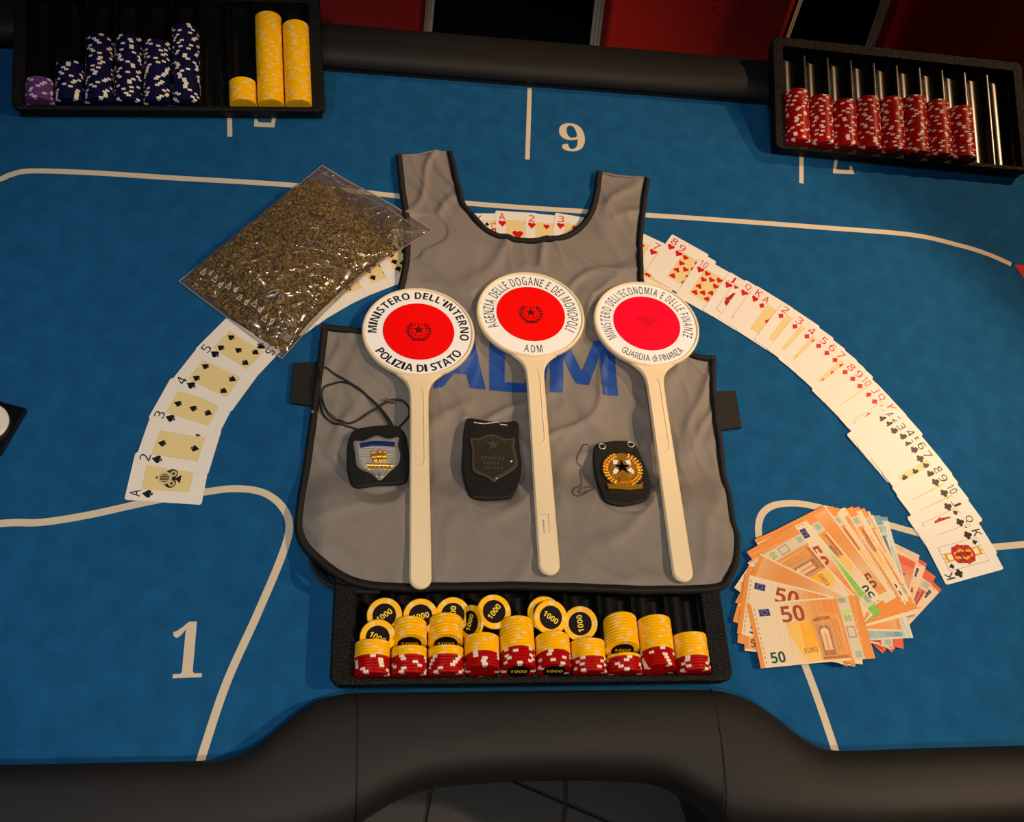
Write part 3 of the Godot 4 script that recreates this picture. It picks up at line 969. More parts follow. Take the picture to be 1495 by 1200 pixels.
func cards() -> void:
	# where each card's printed rank lies (mm) and the turn of its top from straight away, in dealing order
	var deal := {
		"S": [-452, 125, -86.5, -447, 78, -81, -438, 19, -71.7, -418, -31, -63, -393, -80, -56, -322, -166, -44, -290, -196, -39, -256, -223, -34, -220, -246, -29, -182, -266, -24, -142, -285, -19, -98, -303, -12, -34, -320, -4],
		"H": [0, -327, 0, 44, -326, 3, 88, -328, 8, 130, -320, 16, 166, -312, 22, 200, -302, 28, 228, -285, 32, 257, -296, 34, 267, -284, 34.5, 296, -256, 34, 335, -230, 36, 357, -217, 36.5, 372, -207, 37],
		"D": [381, -196, 38, 407, -179, 39.5, 425, -161, 41.7, 440, -144, 44, 455, -128, 47, 465, -116, 49, 475, -104, 51, 486, -84, 53, 495, -73, 54.5, 503, -61, 55.5, 513, -47, 56.5, 519, -36, 57.5, 530, -19, 58],
		"C": [525, -8, 58.5, 533, 0, 59, 537, 10, 59.5, 548, 19, 60, 553, 31, 61, 559, 39, 61.5, 564, 52, 62, 573, 75, 63, 577, 87, 64, 585, 103, 65, 585, 123, 67, 596, 146, 71, 602, 165, 75.8]}
	var atlas := Image.create_empty(2048, 2048, false, Image.FORMAT_RGB8)
	atlas.fill(Color(0.90, 0.88, 0.85))
	var ink := Ink.new()
	ink.im = atlas
	ink.k = 2.9
	var list := []
	for s in ["S", "H", "D", "C"]:
		for r in 13:
			var d: Array = deal[s]
			list.append([s, r, Vector2(d[r * 3], d[r * 3 + 1]), d[r * 3 + 2]])
	var tex_mat := mat(Color.WHITE, 0.42, 0.0, 0.45)
	for i in list.size():
		ink.o = Vector2((i % 11) * 186, (i / 11) * 256)
		card_face(ink, list[i][0], RANKS[list[i][1]])
	tex_mat.albedo_texture = ImageTexture.create_from_image(atlas)
	var gap := []
	for i in list.size():
		var a := maxi(0, i - 4)
		var b := mini(list.size() - 1, i + 4)
		gap.append((list[b][2] - list[a][2]).length() / (b - a))
	var suits := {"S": "spades", "H": "hearts", "D": "diamonds", "C": "clubs"}
	var names := ["ace", "two", "three", "four", "five", "six", "seven", "eight", "nine", "ten", "jack", "queen", "king"]
	for i in list.size():
		var s: String = list[i][0]
		var r: int = list[i][1]
		var g := deg_to_rad(list[i][3])
		var slope: float = 0.42 / maxf(gap[i], 8.0)
		var b := Basis(Vector3.UP, -g) * Basis(Vector3.FORWARD, slope)
		var c: Vector2 = list[i][2] - Vector2(-21.9, -33.6).rotated(g)
		var where := "left arm of the fan, beside the bag" if s == "S" and r < 5 else ("fan under the bag and vest" if s == "S" and r < 12 else ("fan showing in the vest's neckline" if (s == "S" or (s == "H" and r < 3)) else ("fan under the vest's right strap" if s == "H" and r < 6 else "fan right of the vest")))
		if s == "C" and r == 12: where = "fan, topmost at its right end"
		var o := MeshInstance3D.new()
		o.name = numbered("playing_card")
		o.mesh = card_mesh(Vector2i(i % 11, i / 11))
		o.material_override = tex_mat
		o.transform = Transform3D(b, Vector3(c.x, 0.7 + slope * 31.5, c.y) * MM)
		tag(o, "%s of %s playing card in the %s" % [names[r], suits[s], where], "playing card", "cards spread in a wide fan")
		add_child(o)

# ------------------------------------------------------------------ vest
var fold := FastNoiseLite.new()
var fine := FastNoiseLite.new()
var warp := FastNoiseLite.new()
func folds_ready() -> void:
	for q in [[fold, 0.0085, 31], [fine, 0.03, 32], [warp, 0.006, 33]]:
		q[0].noise_type = FastNoiseLite.TYPE_SIMPLEX_SMOOTH
		q[0].frequency = q[1]
		q[0].seed = q[2]
		q[0].fractal_type = FastNoiseLite.FRACTAL_NONE

func vest_base(x: float, z: float) -> float:     # lies on felt and cards, climbs over the dealer's tray
	var r := smoothstep(84.0, 146.0, z)
	var s := 1.0 - smoothstep(0.0, 50.0, absf(x - 10.0) - 236.0)
	return 6.0 + 22.8 * r * s

# what lies on the vest presses its folds down: centre, far end, half width near the centre and along the rest
var weights := [
	[Vector3(-121.6, 8.4, -108.0), Vector3(-119.7, 33.5, 255), 75.0, 13.5], [Vector3(30.5, 8.4, -143.5), Vector3(28.6, 33.5, 238.3), 75.0, 13.5], [Vector3(191.9, 8.4, -135.4), Vector3(187, 33.5, 246.2), 75.0, 13.5],
	[Vector3(-170, 9.0, 55), Vector3(-170, 15.0, 92), 38.0, 36.0], [Vector3(-31, 10.0, 40), Vector3(-31, 19.0, 104), 36.0, 34.0], [Vector3(132, 10.5, 65), Vector3(132, 20.0, 112), 34.0, 32.0],
	[Vector3(-150, 7.4, -262), Vector3(-108, 7.4, -290), 34.0, 26.0]]
func vest_y(x: float, z: float) -> float:
	var y := loose_y(x, z)
	for w in weights:
		var a: Vector3 = w[0]
		var b: Vector3 = w[1]
		var ax := Vector2(b.x - a.x, b.z - a.z)
		var p := Vector2(x - a.x, z - a.z)
		var t := p.dot(ax) / ax.length_squared()
		var flat := clampf(t, 0.0, 1.0)
		var d := (p - ax * flat).length() - (w[3] as float)
		d = minf(d, p.length() - (w[2] as float))
		y = minf(y, a.y + (b.y - a.y) * clampf(t, -0.2, 1.05) - 0.4 + (0.45 if w[3] < 20.0 else 0.8) * maxf(d, 0.0))
	var over := smoothstep(112.0, 150.0, z) * (1.0 - smoothstep(0.0, 45.0, absf(x - 10.0) - 236.0))   # the tray's rim holds it up
	return maxf(y, 28.3 * over)

func loose_y(x: float, z: float) -> float:
	var wx := x + 26.0 * warp.get_noise_2d(x, z)
	var wz := z + 26.0 * warp.get_noise_2d(x + 300.0, z)
	var an := fold.get_noise_2d((wx * 0.82 + wz * 0.57) * 1.25, (-wx * 0.57 + wz * 0.82) * 0.42)
	var a := exp(-16.0 * an * an)
	var bn := fold.get_noise_2d((wx * 0.64 - wz * 0.77) * 1.05 + 400.0, (wx * 0.77 + wz * 0.64) * 0.38)
	var b := exp(-18.0 * bn * bn)
	var dn := fold.get_noise_2d((wx * 0.95 - wz * 0.30) * 2.2 - 250.0, (wx * 0.30 + wz * 0.95) * 0.9)
	var d := exp(-14.0 * dn * dn)
	var swell := fold.get_noise_2d(x * 0.55 - 700.0, z * 0.55 + x * 0.2)
	var on_tray := smoothstep(84.0, 140.0, z)
	return vest_base(x, z) + lerpf(1.0, 0.6, on_tray) * (4.0 * a + 3.6 * b + 1.1 * d) + lerpf(3.2, 0.0, on_tray) * swell + 0.3 * fine.get_noise_2d(x, z) - lerpf(1.2, 0.2, on_tray)

# cloth over a plan outline: a grid clipped to the outline, lifted to the vest's height
func drape(sh: Sh, outline: PackedVector2Array, cell: float, lift: float) -> void:
	if Geometry2D.is_polygon_clockwise(outline):
		outline = outline.duplicate(); outline.reverse()
	var lo := outline[0]
	var hi := outline[0]
	for p in outline:
		lo = lo.min(p); hi = hi.max(p)
	var nx := ceili((hi.x - lo.x) / cell)
	var nz := ceili((hi.y - lo.y) / cell)
	var H := func(p: Vector2) -> Vector3: return Vector3(p.x, vest_y(p.x, p.y) + lift, p.y)
	var N := func(p: Vector2) -> Vector3:
		var e := 1.5
		return Vector3(vest_y(p.x - e, p.y) - vest_y(p.x + e, p.y), 2.0 * e, vest_y(p.x, p.y - e) - vest_y(p.x, p.y + e)).normalized()
	# cells that the outline crosses
	var crossed := {}
	for i in outline.size():
		var a := outline[i]
		var b := outline[(i + 1) % outline.size()]
		var steps := ceili((b - a).length() / (cell * 0.2)) + 1
		for k in steps + 1:
			var q := (a.lerp(b, float(k) / steps) - lo) / cell
			for dx in [-0.02, 0.02]:
				for dz in [-0.02, 0.02]: crossed[Vector2i(floori(q.x + dx), floori(q.y + dz))] = true
	var pos := {}
	var nor := {}
	for i in nx + 1:
		for j in nz + 1:
			var p := lo + Vector2(i, j) * cell
			pos[Vector2i(i, j)] = H.call(p)
			nor[Vector2i(i, j)] = N.call(p)
	for i in nx:
		for j in nz:
			var p := lo + Vector2(i, j) * cell
			if crossed.has(Vector2i(i, j)):
				var sq := PackedVector2Array([p, p + Vector2(cell, 0), p + Vector2(cell, cell), p + Vector2(0, cell)])
				for piece in Geometry2D.intersect_polygons(sq, outline):
					var t := Geometry2D.triangulate_polygon(piece)
					for k in range(0, t.size(), 3):
						var q := [piece[t[k]], piece[t[k + 1]], piece[t[k + 2]]]
						sh.tri3(H.call(q[0]), H.call(q[1]), H.call(q[2]), N.call(q[0]), N.call(q[1]), N.call(q[2]))
			elif Geometry2D.is_point_in_polygon(p + Vector2(cell, cell) / 2, outline):
				var c := [Vector2i(i, j), Vector2i(i + 1, j), Vector2i(i + 1, j + 1), Vector2i(i, j + 1)]
				sh.quad3([pos[c[0]], pos[c[1]], pos[c[2]], pos[c[3]]], [nor[c[0]], nor[c[1]], nor[c[2]], nor[c[3]]])

func edging(sh: Sh, p: PackedVector2Array, width: float, inward: float, lift := 1.0) -> void:
	var m := p.size()
	var loops := []
	for i in m:
		var t := (p[mini(i + 1, m - 1)] - p[maxi(i - 1, 0)]).normalized()
		var s := Vector2(-t.y, t.x) * inward
		var L := []
		for e in [[-1.2, -2.2], [-1.4, 0.2], [-0.4, lift], [width * 0.5, lift + 0.35], [width - 0.6, lift], [width, 0.1], [width * 0.5, -2.2]]:
			var q: Vector2 = p[i] + s * e[0]
			L.append(Vector3(q.x, vest_y(q.x, q.y) + e[1], q.y))
		loops.append(L)
	sh.loft_out(loops)

func vest() -> void:
	folds_ready()
	var o := thing("vest", "grey sleeveless vest with black binding and big blue letters, spread on the table", "vest")
	var raw := pv([-155, -431, -72, -446, -64, -395, -57, -352, -44, -325, -22, -299, 10, -286, 45, -283, 73, -286, 101, -301, 124, -328, 137, -360, 145, -394, 150, -422, 231, -412, 219, -359, 206, -292, 199, -235, 200, -211, 213, -158, 245, -102, 286, -91, 279, -31, 275, 37, 273, 97, 270, 156, 272, 183, 265, 212, 248, 240, 230, 253, 155, 257, 90, 255, 10, 252, -53, 252, -115, 254, -168, 253, -203, 243, -230, 225, -251, 203, -263, 178, -264, 152, -263, 125, -260, 88, -256, 31, -252, -29, -249, -92, -248, -119, -190, -114, -159, -140, -148, -192, -142, -234, -142, -295, -150, -372])
	var corners := [0, 1, 13, 14, 21, 46]
	var line := smooth(raw, 5, true, corners)
	var sh := Sh.new()
	drape(sh, line, 3.0, 0.0)
	part("cloth", sh.mesh(), M.cloth, o)
	# binding along neck, armholes, sides and hem; the shoulder ends are plain seams
	for r in [[1, 13], [14, 21], [21, 46], [46, 54]]:
		var run := line.slice(r[0] * 5, r[1] * 5 + 1)
		if r[1] == 54: run.append(line[0])
		sh = Sh.new()
		edging(sh, run, 8.5, 1.0, 1.9)
		part("binding", sh.mesh(), M.binding, o)
	for r in [[0, 1], [13, 14]]:
		sh = Sh.new()
		edging(sh, line.slice(r[0] * 5, r[1] * 5 + 1), 3.0, 1.0, 0.7)
		part("shoulder_seam", sh.mesh(), M.cloth, o)
	# second layer showing under the lower left corner
	sh = Sh.new()
	edging(sh, smooth(pv([-246, 196, -244, 216, -238, 232, -222, 248, -196, 255, -165, 257]), 5), 7, -1.0, -2.5)
	part("back_panel_binding", sh.mesh(), M.binding, o)
	# letters
	var pieces := [
		["letter_a", pv([-102, -28, -83, -108, -49, -109, -33, -30, -54, -31, -58, -51, -75, -51, -89, -31])],
		["letter_d", pv([-27, -101, -6, -102, -6, -89, -8, -41, -7, -27, -28, -29])],
		["letter_d", pv([-7, -41.2, 17, -40, 30, -49, 45, -39, 26, -26, -1, -26, -7.2, -27])],
		["letter_d", pv([30, -49, 32, -87, 30, -106, 48, -93, 51, -66, 45, -39])],
		["letter_d", pv([-6, -102, 30, -106, 32, -87, -6, -89])],
		["letter_m", pv([55, -107, 51, -25, 68, -25, 73, -81, 87, -40, 104, -38, 124, -88, 121, -24, 143, -24, 146, -109, 118, -110, 97, -61, 80, -108])]]
	var by := {}
	for p in pieces:
		if not by.has(p[0]): by[p[0]] = Sh.new()
		drape(by[p[0]], p[1], 2.5, 0.7)
	for k in by: part(k, by[k].mesh(), M.blue_ink, o)
	# elastic side straps
	for s in [pv([-282, -60, -252, -63, -254, 3, -283, -1]), pv([277, -36, 308, -38, 307, 19, 273, 24])]:
		sh = Sh.new()
		sh.prism(s, 0.5, 6.0, 1.0)
		part("side_strap", sh.mesh(), M.binding, o)

# ------------------------------------------------------------------ paddles
func arc_text(sh: Sh, text: String, a0: float, a1: float, radius: float, height: float, width: float, bottom: bool, bold: bool) -> void:
	# letters spread evenly by their own widths between two angles (degrees, clockwise from the top)
	var adv := []
	var total := 0.0
	for ch in text:
		var w := 0.42
		if ch == "I": w = 0.46
		elif ch != " ": w = letters(ch, "Droid Sans", bold).size.x / 0.7 + 0.20
		if ch == "'": w = 0.34
		adv.append(w)
		total += w
	var cur := 0.0
	for i in text.length():
		var f: float = (cur + adv[i] / 2) / total
		cur += adv[i]
		if text[i] == " ": continue
		var g := deg_to_rad(lerpf(a0, a1, f))
		var gl := letters(text[i], "Droid Sans", bold)
		var cap: float = letters("H", "Droid Sans", bold).size.y
		var sc := height / cap
		var sx := width * sc
		var mid: float = (gl.lo.y + gl.size.y / 2.0) - (letters("H", "Droid Sans", bold).lo.y + cap / 2.0)
		var pts := PackedVector2Array()
		if text[i] == "I":                # a plain upright bar
			var hw := (0.105 if bold else 0.055) * sx
			var hh := height / 2
			pts = PackedVector2Array([Vector2(-hw, -hh), Vector2(hw, -hh), Vector2(hw, hh), Vector2(-hw, -hh), Vector2(hw, hh), Vector2(-hw, hh)])
		else:
			for p in gl.tri: pts.append(Vector2((p.x - gl.lo.x - gl.size.x / 2) * sx, (p.y - gl.lo.y - gl.size.y / 2 + mid) * sc))
		var at := Vector2(sin(g), -cos(g)) * radius
		lay(sh, pts, Transform2D(g + (PI if bottom else 0.0), at), 0.0)

func republic_emblem(sh: Sh, s: float) -> void:     # star in a cog wheel between an olive and an oak branch
	var add := func(p: PackedVector2Array, xf: Transform2D) -> void:
		var q := PackedVector2Array()
		for w in p: q.append(xf * w)
		sh.flat(q, 0.0)
	var star := PackedVector2Array()
	for i in 10:
		var r := 0.30 if i % 2 == 0 else 0.125
		star.append(Vector2(sin(TAU * i / 10), -cos(TAU * i / 10)) * r)
	add.call(star, Transform2D(0, Vector2(0, -0.06) * s) * Transform2D().scaled(Vector2.ONE * s))
	for i in 14:
		var g := TAU * i / 14
		if absf(sin(g)) > 0.99: continue
		add.call(pv([-0.045, -0.03, 0.045, -0.03, 0.035, 0.05, -0.035, 0.05]), Transform2D(g, Vector2(sin(g), -cos(g)) * 0.40 * s + Vector2(0, -0.06) * s) * Transform2D().scaled(Vector2.ONE * s))
	for side in [-1, 1]:
		for i in 9:
			var g: float = deg_to_rad(168.0 - i * 16.5) * side
			var at := Vector2(sin(g) * 0.56, -cos(g) * 0.56)
			for e in [-0.75, 0.75]:
				add.call(pv([0, -0.15, 0.05, -0.05, 0.0, 0.03, -0.05, -0.05]), Transform2D(g - side * PI / 2 + side * PI + e, at * s) * Transform2D().scaled(Vector2.ONE * s))
	add.call(pv([-0.36, 0.55, 0.36, 0.55, 0.32, 0.63, -0.32, 0.63]), Transform2D().scaled(Vector2.ONE * s))

func paddle(centre: Vector3, tip: Vector3, label: String, red: Material, upper: Array, lower: Array, bold: bool, faint: bool) -> Node3D:
	var zd := (tip - centre).normalized()
	var xd := Vector3.UP.cross(zd).normalized()
	var b := Basis(xd, zd.cross(xd), zd)
	var o := thing("signal_paddle", label, "signal paddle", centre, b, "signal paddles laid on the vest")
	var len := (tip - centre).length()
	var d := Sh.new()
	d.lathe([Vector2(0, -9), Vector2(69, -9), Vector2(73, -7.5), Vector2(74.3, -4.5), Vector2(74.3, -1), Vector2(73.4, 0.7), Vector2(72, 1.2), Vector2(70.6, 0.7), Vector2(70, -0.6), Vector2(0, -0.6)], 96)
	part("disc", d.mesh(), M.paddle, o)
	# handle with a flared neck and a round end
	var half := [[66, 33], [71, 27], [76, 21.5], [81, 17.5], [87, 14.6], [94, 12.8], [104, 11.9], [130, 11.6], [220, 12.0], [len - 13, 12.6]]
	var plan := PackedVector2Array()
	for h in half: plan.append(Vector2(h[1], h[0]))
	for k in range(1, 12):
		var g := PI * k / 12
		plan.append(Vector2(cos(g) * 12.6, len - 12.6 + sin(g) * 12.6))
	for i in range(half.size() - 1, -1, -1): plan.append(Vector2(-half[i][1], half[i][0]))
	var h := Sh.new()
	h.prism(plan, -8.0, -1.0, 2.0, true)
	part("handle", h.mesh(), M.paddle, o)
	var rib := Sh.new()
	rib.tube(PackedVector3Array([Vector3(3, -1, 92), Vector3(5.5, -1, 97), Vector3(6, -1, 110), Vector3(6, -1, 198), Vector3(5, -1, 204), Vector3(1.5, -1, 207), Vector3(-2, -1, 205)]), 0.8, 6)
	part("moulded_rib", rib.mesh(), M.paddle, o)
	var ring := Sh.new()
	ring.lathe([Vector2(69.8, -0.4), Vector2(47.0, -0.4)], 96)
	part("white_reflector", ring.mesh(), M.reflector, o)
	var dot := Sh.new()
	dot.lathe([Vector2(47.2, -0.35), Vector2(47.0, 0.1), Vector2(0, 0.1)], 96)
	part("red_reflector", dot.mesh(), red, o)
	var lt := Sh.new()
	arc_text(lt, upper[0], upper[1], upper[2], upper[3], upper[4], upper[5], false, bold)
	arc_text(lt, lower[0], lower[1], lower[2], lower[3], lower[4], lower[5], true, bold)
	part("lettering", lt.mesh(), M.ink, o, Vector3(0, -0.2, 0))
	var em := Sh.new()
	if faint:
		for p in [pv([-14, -10, 10, -13, 12, -8, 2, -7, 4, -4, 14, -9, 15, -2, 6, 2, 8, 10, 2, 4, -4, 12, -3, 3, -13, 6, -7, -1, -14, -3])]: em.flat(p, 0.0)
	else:
		republic_emblem(em, 26.0)
	part("emblem", em.mesh(), M.faint_emblem if faint else M.emblem, o, Vector3(0, 0.25, 0))
	return o

func paddles() -> void:
	paddle(Vector3(-121.6, 18, -108.0), Vector3(-119.7, 42.5, 255), "red and white signal paddle of the Polizia di Stato, leftmost of three on the vest", M.red_reflector, ["MINISTERO DELL'INTERNO", -96, 104, 60.8, 11.6, 1.0], ["POLIZIA DI STATO", 239, 121, 60.8, 11.6, 1.0], true, false)
	var mid := paddle(Vector3(30.5, 18, -143.5), Vector3(28.6, 42.5, 238.3), "red and white signal paddle lettered ADM, middle one of three on the vest", M.red_reflector, ["AGENZIA DELLE DOGANE E DEI MONOPOLI", -119, 119, 58.0, 14.0, 0.56], ["ADM", 193, 167, 60, 12.0, 0.62], false, false)
	paddle(Vector3(191.9, 18, -135.4), Vector3(187, 42.5, 246.2), "pink-red signal paddle of the Guardia di Finanza, rightmost of three on the vest", M.pink_reflector, ["MINISTERO DELL'ECONOMIA E DELLE FINANZE", -122, 113, 58.5, 13.0, 0.52], ["GUARDIA di FINANZA", 220, 134, 60.5, 10.5, 0.68], false, true)
	# maker's faint print near the end of the middle handle
	var s := Sh.new()
	for k in 6: s.quad(Vector3(-4.6 + 0.5 * (k % 2), 0, 313 + 3.0 * k), Vector3(-2.6, 0, 313 + 3.0 * k), Vector3(-2.6, 0, 315 + 3.0 * k), Vector3(-4.6 + 0.5 * (k % 2), 0, 315 + 3.0 * k), Vector3.UP)
	s.quad(Vector3(2.6, 0, 305), Vector3(3.2, 0, 305), Vector3(3.2, 0, 330), Vector3(2.6, 0, 330), Vector3.UP)
	s.quad(Vector3(-7, 0, 305), Vector3(4, 0, 305), Vector3(4, 0, 305.5), Vector3(-7, 0, 305.5), Vector3.UP)
	part("handle_print", s.mesh(), mat(Color(0.60, 0.52, 0.48), 0.6), mid, Vector3(0, -0.85, 0))

# ------------------------------------------------------------------ badges
func shifted(p: PackedVector2Array, by: Vector2, scale := 1.0) -> PackedVector2Array:
	var r := PackedVector2Array()
	for w in p: r.append((w - by) * scale)
	return r

func star_plan(r: float, inner: float, n := 5, at := Vector2.ZERO) -> PackedVector2Array:
	var p := PackedVector2Array()
	for i in n * 2:
		var q := r if i % 2 == 0 else inner
		p.append(at + Vector2(sin(PI * i / n), -cos(PI * i / n)) * q)
	return p

func badges() -> void:
	# left: silver shield on a black holder with a cord
	var c := Vector2(-170, 78)
	var y0 := 8.5
	var o := thing("badge", "silver shield badge with blue band on black leather, corded, beside the left paddle", "badge", Vector3(c.x, y0 + 5.5, c.y + 1.5), Basis(Vector3.RIGHT, -0.12), "badges lying on the vest")
	var s := Sh.new()
	s.prism(smooth(shifted(pv([-191, 36, -170, 32, -149, 32, -139, 42, -134, 64, -132, 91, -135, 111, -144, 117, -171, 119, -194, 123, -203, 115, -208, 88, -208, 59, -203, 43]), c), 4, true), -1, 6, 1.8, true)
	part("leather_backing", s.mesh(), M.black_leather, o)
	var shield := shifted(pv([-201, 59, -190, 58, -181, 53, -173, 49.5, -165, 52, -158, 54, -146, 51, -147, 63, -144, 76, -146, 90, -158, 104, -168, 115, -178, 106, -195, 96, -198.5, 76]), c)
	s = Sh.new()
	s.prism(smooth(shield, 4, true), 6, 8.5, 1.0, true)
	part("shield", s.mesh(), M.silver, o)
	var mid := Vector2(-2.5, 1.5)
	var inner := PackedVector2Array()
	for p in smooth(shield, 4, true): inner.append(mid + (p - mid) * 0.86)
	s = Sh.new()
	s.prism(inner, 8.4, 8.9, 0.2)
	part("shield_face", s.mesh(), mat(Color(0.74, 0.73, 0.72), 0.4, 0.55), o)
	s = Sh.new()
	for k in 13: s.box(Vector3(-24 + 0.05 * k * k, 8.9, -10 + 2.4 * k), Vector3(20 - 0.06 * k * k, 9.25, -9.2 + 2.4 * k))
	part("engraved_lines", s.mesh(), M.silver, o)
	s = Sh.new()
	s.prism(pv([-23, -15, -8, -19, 6, -19, 20, -18, 19, -11, 6, -12, -8, -12, -22, -8]), 9, 10.2, 0.5)
	part("blue_band", s.mesh(), M.enamel, o)
	s = Sh.new()
	for e in [[-6, 4, 4.2], [0, 2.5, 4.6], [6, 2.5, 4.2], [-4, 9, 3.6], [2, 8.5, 4.2], [7, 8.5, 3.4], [1, -3.5, 2.4], [-7, -1, 2.2], [6.5, -2.5, 2.2]]: s.ball(Vector3(e[0], 9.6, e[1]), Vector3(e[2], 2.4, e[2]), 10, 6)
	part("gold_crest", s.mesh(), M.gold, o)
	s = Sh.new()
	s.box(Vector3(-14, 9, 14.5), Vector3(18, 10.2, 16.5))
	for k in 6: s.box(Vector3(-12 + 4.8 * k, 9, 18), Vector3(-9 + 4.8 * k, 10.0, 22))
	part("gold_bar", s.mesh(), M.gold, o)
	s = Sh.new()
	s.prism(star_plan(4.5, 2.4, 4, Vector2(2, 31)), 8.5, 10, 0.3)
	part("shield_tip", s.mesh(), M.silver, o)
	var cord := Sh.new()
	for run in [pv([-150, 36, -153, 31, -159, 20, -168, 7, -180, -6, -193, -18, -206, -27, -218, -35, -233, -45, -242, -49, -247, -44, -246, -25, -244, 3, -239, 19, -228, 29, -215, 33, -201, 36, -190, 40]), pv([-155, 37, -161, 22, -172, 5, -186, -11, -199, -21, -211, -28, -222, -30, -235, -25, -243, -15, -241, 0, -235, 13, -224, 24, -211, 30, -199, 26, -185, 14, -175, 7, -165, -1, -154, -7, -142, -6, -134, 3, -133, 15, -140, 26, -149, 37])]:
		var path := PackedVector3Array()
		for p in smooth(run, 5): path.append(o.transform.affine_inverse() * (Vector3(p.x, maxf(vest_y(p.x, p.y), 7.0) + 1.4, p.y) * MM) / MM)
		cord.tube(path, 1.35, 8)
	part("cord", cord.mesh(), M.cord, o)
	for e in [[-157, -5, 0.25], [-228, 21, 0.8]]:
		s = Sh.new()
		var ends := PackedVector3Array()
		for q in [-7.0, 7.0]:
			var at := Vector2(e[0] + cos(e[2]) * q, e[1] + sin(e[2]) * q)
			ends.append(o.transform.affine_inverse() * (Vector3(at.x, maxf(vest_y(at.x, at.y), 7.0) + 1.9, at.y) * MM) / MM)
		s.tube(ends, 2.1, 10)
		part("cord_clasp", s.mesh(), M.gunmetal, o)
	# middle: dark shield on a tall black holder
	c = Vector2(-31, 80)
	o = thing("badge", "dark gunmetal shield badge with star on tall black leather, between two paddles", "badge", Vector3(c.x, y0 + 9, c.y + 2), Basis(Vector3.RIGHT, -0.15), "badges lying on the vest")
	s = Sh.new()
	s.prism(smooth(shifted(pv([-60, 19, -49, 18, -32, 21, -10, 22, 1, 20, 6, 26, 5, 44, 5, 67, 6, 85, 3, 106, -2, 121, -9, 134, -20, 138, -55, 138, -63, 127, -67, 113, -69, 92, -67, 66, -65, 38]), c), 4, true), -1, 6, 1.8, true)
	part("leather_backing", s.mesh(), M.black_leather, o)
	shield = shifted(pv([-58, 52, -47, 51, -38, 46, -29, 44, -21, 47, -13, 51, -1, 50, -2, 63, 0, 81, -1, 93, -12, 103, -25, 112, -32, 117, -40, 110, -54, 103, -57, 94, -56, 70]), c)
	s = Sh.new()
	s.prism(smooth(shield, 4, true), 6, 8.6, 1.0, true)
	part("shield", s.mesh(), M.gunmetal, o)
	inner = PackedVector2Array()
	for p in smooth(shield, 4, true): inner.append(p * 0.87)
	s = Sh.new()
	s.prism(inner, 8.5, 8.9, 0.2)
	part("shield_face", s.mesh(), M.gunmetal_dark, o)
	s = Sh.new()
	s.prism(star_plan(9.5, 4.0, 5, Vector2(1, -18)), 8.9, 10.2, 0.4)
	for k in 5: s.prism(star_plan(2.2, 1.0, 5, Vector2(-16 + 8 * k, -27 + absf(k - 2) * 3)), 8.9, 9.6, 0.2)
	part("star", s.mesh(), M.gunmetal, o)
	s = Sh.new()
	for row in [[0, 7, -14], [8, 5, -12], [15, 6, -12]]:
		for k in row[1]: s.box(Vector3(row[2] + 4.2 * k, 8.9, row[0]), Vector3(row[2] + 3.2 + 4.2 * k, 9.6, row[0] + 4.5))
	part("raised_letters", s.mesh(), M.gunmetal, o)
	s = Sh.new()
	s.ball(Vector3(3, 8.8, 32), Vector3(1.6, 1.6, 1.6)); s.ball(Vector3(23, 8.8, 6), Vector3(1.8, 1.2, 1.8))
	part("rivet", s.mesh(), M.silver, o)
	s = Sh.new()
	for k in 22: s.ball(Vector3(-20 + 1.95 * k, 7.2, -54 + 1.6 * sin(k * 0.28) + (4.0 if k > 16 else 0.0)), Vector3(1.15, 1.15, 1.15), 8, 5)
	part("ball_chain", s.mesh(), M.silver, o)
	# right: gold wreath badge on a rounded black holder with a chain
	c = Vector2(132, 96)
	o = thing("badge", "gold wreath badge with white enamel centre on black leather, beside the right paddle", "badge", Vector3(c.x, y0 + 9.5, c.y + 2), Basis(Vector3.RIGHT, -0.19), "badges lying on the vest")
	s = Sh.new()
	s.prism(smooth(shifted(pv([101, 58, 106, 51, 120, 47, 135, 45, 149, 46, 156, 51, 159, 60, 162, 77, 166, 95, 166, 113, 161, 132, 149, 140, 131, 145, 118, 145, 104, 138, 100, 125, 97, 101, 98, 75]), c), 4, true), -1, 6, 1.8, true)
	part("leather_backing", s.mesh(), M.black_leather, o)
	s = Sh.new()
	var base := PackedVector2Array()
	for k in 40:
		var g := TAU * k / 40
		var r := 25.5 + 0.9 * sin(k * PI / 2.0)
		base.append(Vector2(sin(g) * r * 0.98, -cos(g) * r * 1.04 - 2))
	s.prism(base, 6, 8.4, 1.0, true)
	part("gold_base", s.mesh(), M.gold, o)
	s = Sh.new()
	for side in [-1, 1]:
		for k in 12:
			var g: float = deg_to_rad(150.0 - 11.5 * k) * side
			for e in [[20.5, 2.4], [24.0, 2.0]]: s.ball(Vector3(sin(g + e[1] * 0.03) * e[0], 8.8, -cos(g) * e[0] * 1.04 - 2), Vector3(2.4, 1.6, 1.7), 8, 5)
	part("wreath", s.mesh(), M.gold, o)
	s = Sh.new()
	s.lathe([Vector2(15.5, 8.2), Vector2(15.0, 9.4), Vector2(0, 9.8)], 32, Vector3(0, 0, -4))
	part("centre_disc", s.mesh(), mat(Color(0.85, 0.62, 0.2), 0.45, 0.8), o)
	s = Sh.new()
	for e in [[-8.5, -11.5, 0.7], [8.5, -11.5, -0.7], [-9.5, 2, 2.5], [10, 1, -2.4]]:
		var q := PackedVector2Array()
		for w in pv([-3.6, -3.8, 3.6, -3.8, 2.4, 3.6, 0, 5.6, -2.4, 3.6]): q.append(w.rotated(e[2] * 0.3) + Vector2(e[0], e[1]))
		s.prism(q, 9.2, 10.8, 0.5)
